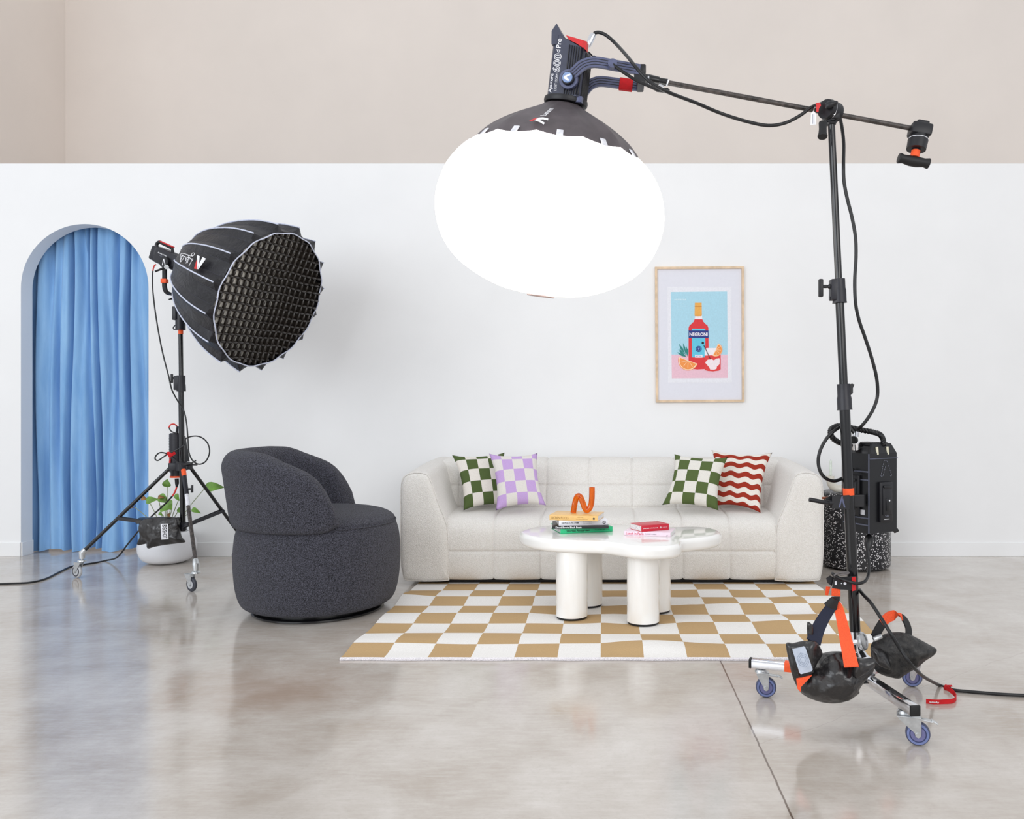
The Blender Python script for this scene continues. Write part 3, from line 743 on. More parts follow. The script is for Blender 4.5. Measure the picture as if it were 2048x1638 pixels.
# ================================================================== left stand
LC = V((-2.68, 5.26, 0))
def col(px, py): return at(px, py, 5.26)
def left_stand():
    root = thing('light_stand', 'black wheeled tripod stand with orange tape bands holding the softbox beside the arch', 'light stand', LC)
    bm_ = M['black_metal']
    b0, t0 = col(366, 1062), col(362, 772)
    MB().tube([b0, t0], .0165, 20).build('lower_tube', bm_, root)
    MB().tube([col(362.5, 775), col(361, 652)], .0135, 20).build('upper_tube', bm_, root)
    mb = MB(); mb.tube([col(362, 751), col(362, 770)], .026, 20); mb.tube([col(362, 769), col(362.5, 783)], .0275, 20); mb.box(col(356, 766), (.035, .05, .09), .004)
    mb.build('collar', M['dark_plastic'], root)
    knob(MB(), col(353, 757), (-1, -.1, 0), .022, .016, (0, 0, 1)).build('knob', M['black_plastic'], root)
    mb = MB(); mb.tube([col(361, 660), col(361, 640)], .030, 20); mb.tube([col(361, 640), col(360, 619)], .024, 20); mb.box(col(351.5, 627), (.024, .05, .085), .003)
    mb.build('top_socket', M['dark_plastic'], root)
    MB().tube([col(361, 620), col(359, 615.5)], .014, 16).build('spigot', M['zinc'], root)
    L = [col(354, 648), col(347, 654), col(348, 659), col(354, 659)]
    MB().tube(cr(L, 4), .0035, 8).build('wire_handle', M['dark_plastic'], root)
    MB().tube([col(361.5, 668), col(361.4, 659.5)], .0146, 20).build('tape_band', M['orange_tape'], root)['label'] = 'orange tape band'
    zc = .70
    mb = MB(); mb.tube([V((-2.676, 5.26, zc - .035)), V((-2.676, 5.26, zc + .02))], .034, 24)
    feet = [(-3.274, 5.187), (-2.362, 4.812), (-2.50, 5.765)]
    for fx, fy in feet:
        d = (V((fx, fy, 0)) - LC).normalized(); mb.box((0, 0, 0), (.05, .032, .045), .003, frame(V((-2.676, 5.26, zc - .01)) + d * .05, d, V((-d.y, d.x, 0)), (0, 0, 1)))
    mb.build('leg_collar', M['dark_plastic'], root)
    knob(MB(), V((-2.64, 5.25, zc)), (1, -.2, 0.05), .05, .010, (1, 0, 0)).build('knob', M['black_plastic'], root)
    mb = MB(); mb.tube([V((-2.669, 5.26, .285)), V((-2.669, 5.26, .335))], .024, 20); mb.build('brace_collar', M['dark_plastic'], root)
    for i, (fx, fy) in enumerate(feet):
        g = V((fx, fy, 0)); d = (g - LC); d.z = 0; R = d.length; d.normalize()
        top = V((-2.676, 5.26, zc - .012)) + d * .062; bot = LC + d * (R - .012); bot.z = .155
        leg = MB().tube([top, bot], .0112, 16).build('leg', M['worn_black'] if i == 1 else bm_, root)
        if i == 1:
            MB().tube([top.lerp(bot, .0), top.lerp(bot, .30)], .0135, 16).build('leg_sleeve', M['dark_plastic'], leg)
            MB().tube([top.lerp(bot, .03), top.lerp(bot, .10)], .0142, 16).build('tape_band', M['orange_tape'], leg)['label'] = 'orange tape band'
            MB().tube([top.lerp(bot, .26), top.lerp(bot, .42)], .0122, 16).build('label_sticker', M['white_plastic'], leg)['label'] = 'silvery white sticker'
            q = top.lerp(bot, .24); knob(MB(), q, (1, .1, .05), .03, .013, (0, 0, 1)).build('leg_knob', M['black_plastic'], leg)
        MB().tube([bot + (top - bot).normalized() * .03, bot, V((bot.x, bot.y, .118))], [.0145, .019, .016], 16).build('leg_end', M['zinc'], leg)
        # folding brace from the lower collar to the leg
        t = .60; j = top.lerp(bot, t); c0 = V((-2.669, 5.26, .31)) + d * .02
        br = MB(); side = V((-d.y, d.x, 0))
        br.ribbon([c0 + side * .008, j + side * .014], (0, 0, 1), .02, .004); br.ribbon([c0 - side * .008, j - side * .014], (0, 0, 1), .02, .004); br.cyl(j - side * .02, j + side * .02, .006, seg=10)
        br.build('brace', M['dark_plastic'], root)
        gy = V((bot.x, bot.y, 0)); trail = [(.024, .012), (.012, .026), (.02, .02)][i]
        caster(root, gy.x - trail[0], gy.y - trail[1], [(-.45, -1), (-.55, -1), (.3, -1)][i], trail, .041, .112, M['zinc'],
               [(0, tyre_light if i == 0 else tyre_dark), (.62, .78, tyre_dark), (.2, .58, tyre_light)], .022, False)
left_stand()

# ================================================================== softbox
SN = V((.8775, -.2853, -.3855)).normalized()
SA = V((-2.549, 5.156, 1.951)); SLEN = .62
sup = (V((0, 0, 1)) - SN * SN.z).normalized(); sri = sup.cross(SN).normalized()
SF = frame(SA, sri, sup, SN)          # x: across, y: up the mouth, z: out along the axis
def softbox():
    root = thing('softbox', 'large round black fabric softbox with white piping and a honeycomb grid, aimed down and right', 'softbox', frame=SF)
    NR = 16; off = .10 + PI / 16
    rr = [(0, .080), (.012, .115), (.03, .155), (.06, .20), (.10, .247), (.15, .289), (.21, .33), (.28, .368), (.36, .403), (.44, .432), (.52, .452), (.58, .462), (.622, .467)]
    prof = [(p.x, p.y) for p in cr([(a, b, 0) for a, b in rr], 3)]
    def P(s, r, a): return SF @ V((r * math.cos(a), r * math.sin(a), s))
    rods = [off + 2 * PI * k / NR for k in range(NR)]
    for k in range(NR):
        a0, a1 = rods[k], rods[k] + 2 * PI / NR; n = 8; rings = []
        for s, r in prof:
            ring = []
            t = max(0, (s - .08) / .54)
            for i in range(n + 1):
                u = i / n; a = lerp(a0, a1, u); h = PI / NR
                chord = math.cos(h) / math.cos(a - (a0 + a1) / 2)
                sag = 1 - (.022 + .046 * t) * t ** .7 * min(1, 4 * min(u, 1 - u))
                ring.append(P(s, r * lerp(1, chord, .95) * sag + .004 * noise.noise(V((k * 3 + u * 3, s * 7, 0))), a))
            rings.append(ring)
        inner = [[SF @ (V(((SF.inverted() @ p).x * .985, (SF.inverted() @ p).y * .985, (SF.inverted() @ p).z))) for p in r] for r in rings]
        # lip folding from the flared panel end to the grid edge
        lip = []
        for i in range(n + 1):
            a = lerp(a0, a1, i / n); lip.append(P(.632, .424, a))
        mid = [rings[-1][i].lerp(lip[i], .5) - SN * .0 for i in range(n + 1)]
        pn = MB().loft(rings + [mid, lip], False, False, False).build('panel', M['softbox_cloth'], root, smooth=12)
        for j in (2, 6): MB().tube([r_[j] + (r_[j] - SA).normalized() * .0004 for r_ in rings[4:]], .001, 5).build('seam_line', M['seam_grey'], pn, 0)
    for k in range(NR):
        a = rods[k]
        MB().tube([P(s, r + .003, a) for s, r in prof if s > .015], .0042, 6).build('piping', M['white_piping'], root)['label'] = 'white piping along a rib'
    MB().lathe([(.06, -.03), (.086, -.03), (.092, 0), (.09, .02), (.05, .02)], 32, SF).build('speed_ring', M['black_plastic'], root)
    # grid of padded fabric cells
    R = .414; cell = .0475; mb = MB(); zf = .634
    nrow = int(R / cell)
    for d in (0, 1):
        for k in range(-nrow, nrow + 1):
            y0 = k * cell; half = math.sqrt(max(0, R * R - y0 * y0))
            if half < .03: continue
            N = max(8, int(2 * half / (cell / 6))); rings = []
            for i in range(N + 1):
                x = lerp(-half, half, i / N); f = x / cell
                pf = abs(math.sin(PI * (f)))
                th = .0012 + .0065 * pf ** .7
                jx = .006 * noise.noise(V((x * 6, y0 * 6, d * 5))); q = y0 + jx
                zz = zf + .006 * pf * 1 + .012 * noise.noise(V((x * 4, y0 * 4, 9))) - .010
                ring = []
                X_ = x if d == 0 else q; wl_ = lerp(.010, .032, min(1, max(0, (X_ + R) / (2 * R))) ** 1.3)
                for a, b in ((-1, 0), (-.8, .5), (0, 1), (.8, .5), (1, 0), (1, -wl_ / .007), (-1, -wl_ / .007)):
                    c_ = V((x, q + a * th, zz + b * .007)); c_ = c_ if d == 0 else V((c_.y, c_.x, c_.z)); ring.append(SF @ c_)
                rings.append(ring)
            mb.loft(rings)
    mb.build('honeycomb_grid', M['grid_cloth'], root, smooth=60)
    N = 96
    MB().tube([P(.636 + .004 * math.sin(a * 16), .420 + .003 * math.cos(a * 16), a) for a in [2 * PI * k / N for k in range(N)]], .0038, 8, loop=True).build('mouth_piping', M['white_piping'], root)['label'] = 'white wavy piping around the mouth'
    mb = MB(); fa = []; 
    for th in (0, .002):
        fa += [[SF @ V((rad * math.cos(2 * PI * k / 48), rad * math.sin(2 * PI * k / 48), .616 - lerp(.010, .032, max(0, (rad * math.cos(2 * PI * k / 48) + R) / (2 * R)) ** 1.3) - th)) for k in range(48)] for rad in ((.001, .1, .2, .3, .411) if th == 0 else (.411, .2, .001))]
    mb.loft(fa, True, False, False)
    mb.build('diffuser', M['diffuser'], root)
    # emblem and script on the panel facing the camera's left
    best = None
    for k in range(NR):
        a = rods[k] + PI / NR
        for s in (.1, .14, .18, .22, .26, .3):
            r = interp(prof, s) * .97; p = P(s, r, a); q = (CX + p.x / p.y * F, CY - (p.z - H) / p.y * F)
            d = math.hypot(q[0] - 396, q[1] - 528)
            if best is None or d < best[0]: best = (d, a, s, r, p)
    d, a, s, r, p = best
    ds = P(s + .02, interp(prof, s + .02) * .97, a) - p; da = P(s, r, a + .02) - p
    n = ds.cross(da).normalized(); n = n if n.dot(V((0, 0, H)) - p) > 0 else -n
    def poly(px, name, mat): MB().plate([on_plane(x, y, p + n * .0035, n) for x, y in px], n, .002).build(name, mat, root, 0)
    poly([(394, 510), (399, 512), (397, 538), (393.5, 538)], 'emblem', M['white_print'])
    poly([(405, 514), (411.5, 517), (397, 537.5), (394, 537)], 'emblem', M['white_print'])
    poly([(393, 520), (394.5, 519), (394, 538.5), (388, 537)], 'emblem', M['red'])
    scr = [[(361, 513), (362, 508), (366, 507), (374, 509), (381, 512), (387, 511), (389, 507), (386, 506), (383, 509), (385, 513)], [(361, 522), (362, 514), (366, 510), (362, 518), (361, 524), (365, 519)], [(366, 519), (369, 513), (372, 518), (371, 522), (374, 516), (377, 515), (375, 526)],
           [(372, 527), (375, 519), (380, 518), (386, 518), (382, 524), (378, 532)], [(376, 511), (381, 517), (385, 521)], [(364, 511), (372, 514), (379, 516)]]
    mb = MB()
    for st in scr: mb.tube(cr([on_plane(x, y, p + n * .008, n) for x, y in st], 4), .0016, 6)
    mb.build('script_lettering', M['white_print'], root)
softbox()

def left_light():
    ax = SN; z = -SN
    up = sup; ri = ax.cross(up)
    fr = frame(SA - SN * .064 - sup * .042 + V((.028, 0, 0)), ri, up, -SN)      # z runs to the back of the head
    root = thing('studio_light', 'small black lamp head with a red-edged handle behind the round softbox', 'studio light', frame=fr)
    mb = MB(fr); mb.box((0, 0, .13), (.092, .098, .235), .012); mb.box((0, 0, .262), (.086, .092, .05), .012)
    for k in range(5): mb.box((0, .049, .05 + k * .0 + .02 * k), (.07, .003, .006), .001)
    mb.build('head_body', M['dark_plastic'], root)
    MB(fr).lathe([(.03, .0), (.046, .002), (.046, .012), (.03, .014)], 28).build('front_ring', M['black_plastic'], root)
    MB(fr).tube(cr([(0, .03, .278), (0, .050, .294), (0, .070, .285), (0, .076, .268)], 4), .011, 10).build('handle', M['black_plastic'], root)
    MB(fr).tube([V((0, .073, .275)), V((0, .070, .165))], .009, 10).build('handle_grip', M['black_plastic'], root)
    MB(fr).box((0, .081, .215), (.02, .007, .11), .002).build('handle_stripe', M['red'], root)['label'] = 'red handle stripe'
    MB(fr).tube([V((0, .072, .168)), V((0, .042, .15))], .009, 10).build('handle_post', M['black_plastic'], root)
    # pivot disc towards the camera and the yoke below it
    cs = (V((0, 0, H)) - (fr @ V((0, 0, .13)))).normalized(); side = -ri if (-ri).dot(cs) > 0 else ri
    sg = 1 if side.dot(ri) > 0 else -1
    piv = fr @ V((sg * .047, -.018, .128))
    MB().cyl(piv, piv + side * .022, .034, seg=28).build('pivot_disc', M['black_plastic'], root)
    tf = frame(piv + side * .0222, V((0, 0, 1)).cross(side), (V((0, 0, 1)) - side * side.z), side)
    mb = MB(tf); mb.plate([V((-.013, -.02, 0)), V((-.007, -.02, 0)), V((.001, .012, 0)), V((.009, -.02, 0)), V((.015, -.02, 0)), V((.004, .02, 0)), V((-.002, .02, 0))], (0, 0, 1), .001)
    mb.build('emblem', M['white_print'], root, 0)
    p0 = piv + side * .014; bz = at(346, 592, 5.25)
    yk = cr([p0, p0 + V((0, 0, -.09)), V((p0.x, p0.y, bz.z + .045)), V((p0.x + .01, p0.y + .008, bz.z + .012)), V((p0.x + .04, p0.y + .03, bz.z)), V((bz.x + .02, 5.26, bz.z))], 6)
    yk[0] = p0
    MB().ribbon(yk, side.cross(V((0, 0, 1))) , .027, .012).build('yoke', M['black_plastic'], root)
    q = p0 + V((0, 0, -.118))
    MB().box(q, (.034, .034, .026), .002).build('tape_band', M['orange_tape'], root)['label'] = 'orange tape band'
    MB().tube([at(333, 534, p0.y - .02), at(318, 540, p0.y - .04), at(310, 543, p0.y - .05)], [.009, .006, .006], 10).build('tilt_lever', M['black_plastic'], root)
    MB().tube([at(333, 534, p0.y - .03), at(333, 534, p0.y + .02)], .014, 14).build('tilt_bolt', M['zinc'], root)
    b = MB(); b.tube([at(351, 596, 5.26), at(354, 608.5, 5.26)], .016, 14); b.tube([at(349, 597, 5.25), at(343, 597.5, 5.22), at(338, 599, 5.2)], [.008, .006, .004], 8)
    b.build('yoke_mount', M['black_plastic'], root)
    # printed model lines on the body's visible side
    tf = fr @ Matrix.Translation((sg * .0466, .018, .18)) @ frame((0, 0, 0), (0, 0, -1 if sg > 0 else -1), (0, 1, 0), (sg, 0, 0))
    if sg < 0: tf = fr @ Matrix.Translation((-.0466, .018, .18)) @ frame((0, 0, 0), (0, 0, -1), (0, 1, 0), (-1, 0, 0)) 
    text('Aputure LS 300x', .075, .010, tf, M['white_print'], root, 'lettering', .02)
    text('LIGHT STORM', .06, .007, tf @ Matrix.Translation((0.01, -.012, 0)), M['grey_print'], root, 'lettering', .0)
left_light()

# ================================================================== left adapter, cords, sandbag, plant
def left_bits():
    Y = 5.335
    c0, c1 = at(353.5, 944, Y), at(353, 868, Y)
    root = thing('power_adapter', 'black ribbed power adapter with an orange bottom ring strapped behind the left tripod', 'power adapter', (c0.x, Y, c0.z))
    mb = MB(); mb.tube([c0, c1, c1 + V((0, 0, .006))], [.043, .043, .036], 28)
    for k in range(7): mb.cyl(c0.lerp(c1, .45 + .07 * k) + V((0, 0, 0)), c0.lerp(c1, .45 + .07 * k) + V((0, 0, .004)), .0445, seg=28)
    mb.build('adapter_body', M['dark_plastic'], root)
    w0 = at(370, 924, Y - .02)
    MB().prism([at(365, 872, Y), at(371, 872, Y), at(379.5, 923, Y), at(365, 923, Y)], [at(365, 872, Y + .05) + V((0, 0, 0)), at(371, 872, Y + .05), at(379.5, 923, Y + .05), at(365, 923, Y + .05)]).build('mounting_bracket', M['black_plastic'], root, 0)
    MB().cyl(at(353.5, 955, Y), at(353.5, 951.5, Y), .040, .040, 28).build('bottom_ring', M['orange_tape'], root)['label'] = 'bright orange bottom ring'
    MB().cyl(at(353.5, 953, Y), at(353.5, 944, Y), .036, seg=28).build('bottom_cap', M['black_plastic'], root)
    MB().tube([at(355, 853, Y - .03), at(354, 866, Y - .02)], [.007, .009], 12).build('plug', M['dark_plastic'], root)
    MB().tube([at(353.5, 957, Y), at(354, 967, Y), at(353.5, 974, Y)], [.013, .012, .006], 14).build('plug', M['black_plastic'], root)
    mb = MB(); mb.ribbon(cr([at(340.5, 918, Y - .045), at(339.5, 926, Y - .046), at(341, 934, Y - .045)], 4), (1, -.4, 0), .012, .003)
    mb.build('strap', M['red_cloth'], root)
    # cable tie
    t = thing('cable_tie', 'red hook-and-loop tie around the looped lamp cord on the left tripod', 'cable tie', at(341, 908, 5.2))
    mb = MB(); mb.ribbon(cr([at(332, 909, 5.19), at(337, 906, 5.18), at(343, 910, 5.18), at(350, 905, 5.2)], 4), (0, .2, 1), .017, .004)
    mb.ribbon(cr([at(335, 905, 5.185), at(338, 910, 5.183), at(341, 915, 5.185)], 4), (1, 0, .3), .014, .004)
    mb.build('cord_tie_band', M['red_cloth'], t)
    # lamp cord: from the lamp down the stand into a big loop
    t = thing('power_cable', 'thin lamp cord hanging from the left lamp and looping around its stand', 'cord', at(311, 520, 5.24))
    a = cr([at(312, 529, 5.22), at(308, 533, 5.21), at(305, 550, 5.2), at(306, 585, 5.2), at(313, 640, 5.2), at(324, 700, 5.2), at(338, 755, 5.185)], 8)
    n = 14
    MB().tube(a[:n], .0042, 8).build('cord_end', M['red_cord'], t)['label'] = 'red end of the cord'
    b = cr([at(338, 755, 5.185), at(344, 780, 5.19), at(356, 803, 5.2), at(367, 820, 5.205), at(373, 845, 5.2), at(376, 880, 5.19), at(378, 905, 5.19), at(386, 922, 5.19), at(399, 928.5, 5.18), at(412, 922, 5.17), at(419, 905, 5.17), at(416, 888, 5.17), at(405, 876, 5.18), at(390, 872, 5.19),
            at(372, 877, 5.2), at(368, 890, 5.2), at(355, 899, 5.2), at(340, 906, 5.195), at(328, 913, 5.18), at(316, 921, 5.18), at(310, 917, 5.18), at(314, 909, 5.18), at(322, 905, 5.18), at(334, 907.5, 5.185), at(346, 914, 5.2), at(356, 925, 5.17), at(369, 929, 5.155), at(383, 926, 5.155), at(392, 921, 5.16)], 7)
    MB().tube(a[n - 1:] + b[1:], .0042, 8).build('cord_length', M['cord'], t)
    t = thing('adapter_cable', 'short cord curling over the top of the adapter with a red end', 'cord', at(340, 858, 5.3))
    MB().tube(cr([at(354, 852, 5.305), at(348, 848, 5.29), at(341, 849.5, 5.28), at(338, 855, 5.28)], 6), .0042, 8).build('cord_end', M['red_cord'], t)['label'] = 'red end of the cord'
    MB().tube(cr([at(338, 855, 5.28), at(342, 862, 5.275), at(349, 865.5, 5.27), at(355, 866.5, 5.26)], 6), .0042, 8).build('cord_length', M['cord'], t)
    t = thing('power_cable', 'black mains cord running from the adapter across the floor to the left edge', 'cord', at(354, 975, Y))
    MB().tube(cr([at(353.5, 973.5, Y), at(350, 984, Y), at(345, 992, Y)], 6), .0055, 8).build('cord_end', M['red_cord'], t)['label'] = 'red end of the cord'
    pts = [at(345, 992, Y), at(330, 1008, 5.36), at(300, 1036, 5.44), at(277, 1062, 5.5), at(255, 1089, 5.58), at(235, 1107, 5.64)] + [ground(x, y, .0056) for x, y in ((212, 1121), (190, 1125.5), (165, 1129.5), (140, 1134), (115, 1146), (90, 1158), (60, 1165), (20, 1167), (-40, 1169), (-160, 1172), (-420, 1176), (-800, 1172))]
    pts[5].z = .045
    MB().tube(cr(pts, 8), .0055, 8).build('cord_length', M['cord'], t)
    # sandbag saddled over the brace
    gy = at(322, 1060, 5.2)
    t = thing('sandbag', 'small black sandbag with a white label slung over the left tripod brace', 'sandbag', (gy.x, gy.y, gy.z), 'black sandbags weighing down the stands')
    Yb = 5.245; F0 = [(280, 1046), (290, 1037), (310, 1034), (335, 1033.5), (354, 1035), (358, 1042), (360, 1058), (364, 1074), (371, 1084), (354, 1087), (330, 1090), (308, 1094), (296, 1097), (293, 1086), (284, 1075), (278, 1062)]
    def saddle(px, Y, nrm, tf, tb): return MB().inflate(cr([at(x, y, Y - (345 - x) * .00037) for x, y in px], 5, True), nrm, tf, tb, 8, .008)
    def closed(px): return [V((x, y, 0)) for x, y in px]
    fp = saddle(F0, Yb - .056, (0, -1, 0.15), .045, .024).build('front_pouch', M['vinyl'], t, 60)
    B0 = [(279, 1048), (290, 1038), (312, 1034.5), (350, 1035), (357, 1045), (358, 1066), (358, 1078), (330, 1084), (300, 1086), (275, 1090), (279, 1074), (278, 1060)]
    saddle(B0, Yb + .066, (0, 1, 0.1), .05, .024).build('back_pouch', M['vinyl'], t, 60)
    mb = MB(); rings = []
    for i in range(13):
        x = lerp(281, 356, i / 12); ring = []
        for q in range(9):
            a = PI * q / 8; Yq = Yb - (345 - x) * .00037 + .005; pp = at(x, 1043 - 8.5 * math.sin(a), Yq); pp.y = Yq - math.cos(a) * .058; pp.z += .004 * noise.noise(V((x * .1, q, 0))); ring.append(pp)
        rings.append(ring + [V((p.x, Yq + (p.y - Yq) * .8, p.z - .008)) for p in ring[::-1]])
    mb.loft(rings).build('saddle', M['vinyl'], t, 60)
    # the printed label sewn flat onto the bulging pouch
    from mathutils.bvhtree import BVHTree
    mwx = wm(fp); tree = BVHTree.FromPolygons([mwx @ v.co for v in fp.data.vertices], [tuple(p.vertices) for p in fp.data.polygons])
    quad = [(321.5, 1048), (336, 1047.5), (337, 1078.5), (322.5, 1079.5)]
    def on_bag(u, v, h):
        a = [lerp(quad[0][i], quad[1][i], u) for i in (0, 1)]; b = [lerp(quad[3][i], quad[2][i], u) for i in (0, 1)]
        x, y = lerp(a[0], b[0], v), lerp(a[1], b[1], v); d = at(x, y, 1.0) - V((0, 0, H))
        loc, nn, _, _ = tree.ray_cast(V((0, 0, H)), d.normalized())
        return loc + (V((0, 0, H)) - loc).normalized() * h
    K = 8
    top = [[on_bag(i / K, j / K, .0022) for i in range(K + 1)] for j in range(K + 1)]
    MB().loft([r_ + [on_bag(i / K, j / K, -.001) for i in range(K, -1, -1)] for j, r_ in enumerate(top)]).build('label_patch', M['white_print'], t, 50)['label'] = 'white printed label'
    flat_ = text('BIG SHOT', 1, 1, Matrix.Identity(4), ink['black'], None, 'lettering', .02)
    mb = MB(); mb.add([on_bag(.5 + .62 * v.co.y, .5 + .88 * v.co.x, .0028 + (.0005 if v.co.z > 0 else 0)) for v in flat_.data.vertices], [tuple(p.vertices) for p in flat_.data.polygons])
    dm = flat_.data; bpy.data.objects.remove(flat_); bpy.data.meshes.remove(dm)
    mb.build('lettering', ink['black'], t, 0)
    # potted plant
    pc = V((-2.995, 5.695, 0))
    t = thing('potted_plant', 'leafy green plant in a round white bowl pot behind the left tripod', 'plant', pc)
    mt = Matrix.Translation(pc)
    prof = cr([(.06, .0006, 0), (.11, .004, 0), (.152, .024, 0), (.176, .06, 0), (.184, .10, 0), (.180, .145, 0), (.163, .19, 0), (.145, .21, 0), (.138, .212, 0), (.134, .206, 0), (.148, .17, 0)], 5)
    MB().lathe([(p.x, p.y) for p in prof], 56, mt).build('pot', plain('white_pot', (238, 239, 243), 0.35, grain=0.004), t, 60)
    MB().lathe([(.001, .183), (.08, .186), (.14, .182), (.14, .175), (.001, .17)], 30, mt).build('soil', plain('soil', (58, 46, 38), 0.95, grain=0.4, gscale=80), t)
    lg = plain('leaf_green', (104, 146, 58), 0.45, grain=0.25, gscale=14); lb = plain('leaf_brown', (134, 96, 54), 0.55, grain=0.3, gscale=14); stm = plain('stem_green', (150, 160, 128), 0.6)
    leaves = [((335, 974), (335, 956), 17, 5.66, lg), ((292, 1003), (317, 997), 15, 5.62, lg), ((283, 996), (296, 998), 10, 5.66, lb), ((318, 992), (338, 1004), 18, 5.62, lg), ((316, 995), (330, 994), 8, 5.60, lb), ((333, 1004), (344, 1018), 22, 5.58, lg), ((320, 1018), (342, 1016), 14, 5.60, lg),
              ((410, 975), (449, 973), 20, 5.60, lg), ((384, 1018), (402, 1025), 10, 5.62, lg), ((352, 988), (359, 1000), 10, 5.66, lg), ((318, 1026), (327, 1030), 7, 5.6, lg), ((256, 1016), (269, 1013), 9, 5.60, lb), ((355, 1018), (372, 1026), 10, 5.64, lg), ((338, 1034), (343, 1024), 8, 5.62, lb)]
    bases = [(335, 974), (317, 998), (296, 999), (338, 1004), (330, 995), (344, 1018), (341, 1018), (410, 976), (386, 1020), (357, 1000), (326, 1030), (269, 1014), (358, 1020), (340, 1034)]
    for (p0, p1, w, Y, m), bs in zip(leaves, bases):
        a, b = at(*p0, Y), at(*p1, Y); ln = (b - a); wid = w * Y / F
        u = ln.normalized(); tow = V((0, -1, .35)); sd = u.cross(tow).normalized(); nn = sd.cross(u).normalized()
        rings = []
        prof = [(0, .25), (.06, .7), (.18, .98), (.35, 1), (.55, .82), (.75, .52), (.9, .22), (1, .02)]
        for s, k in prof:
            c = a + ln * s + nn * .012 * math.sin(PI * s) - V((0, 0, 1)) * .006 * s * s
            ww = wid / 2 * k
            top = [c + sd * ww * q + nn * (.006 * abs(q) * k + .0025 * math.sin(7 * s + 3 * q)) for q in (-1, -.6, -.2, 0, .2, .6, 1)]
            rings.append(top + [p - nn * .0012 for p in top[::-1]])
        MB().loft(rings).build('leaf', m, t, 60)
        j = at(bs[0], bs[1], Y); ro = V((pc.x + (j.x - pc.x) * .12, pc.y - .02 + (j.y - pc.y) * .1, .185))
        MB().tube(cr([ro, ro.lerp(j, .5) + V((0, 0, .02)), j], 6), .0026, 6).build('stem', stm, t)
left_bits()
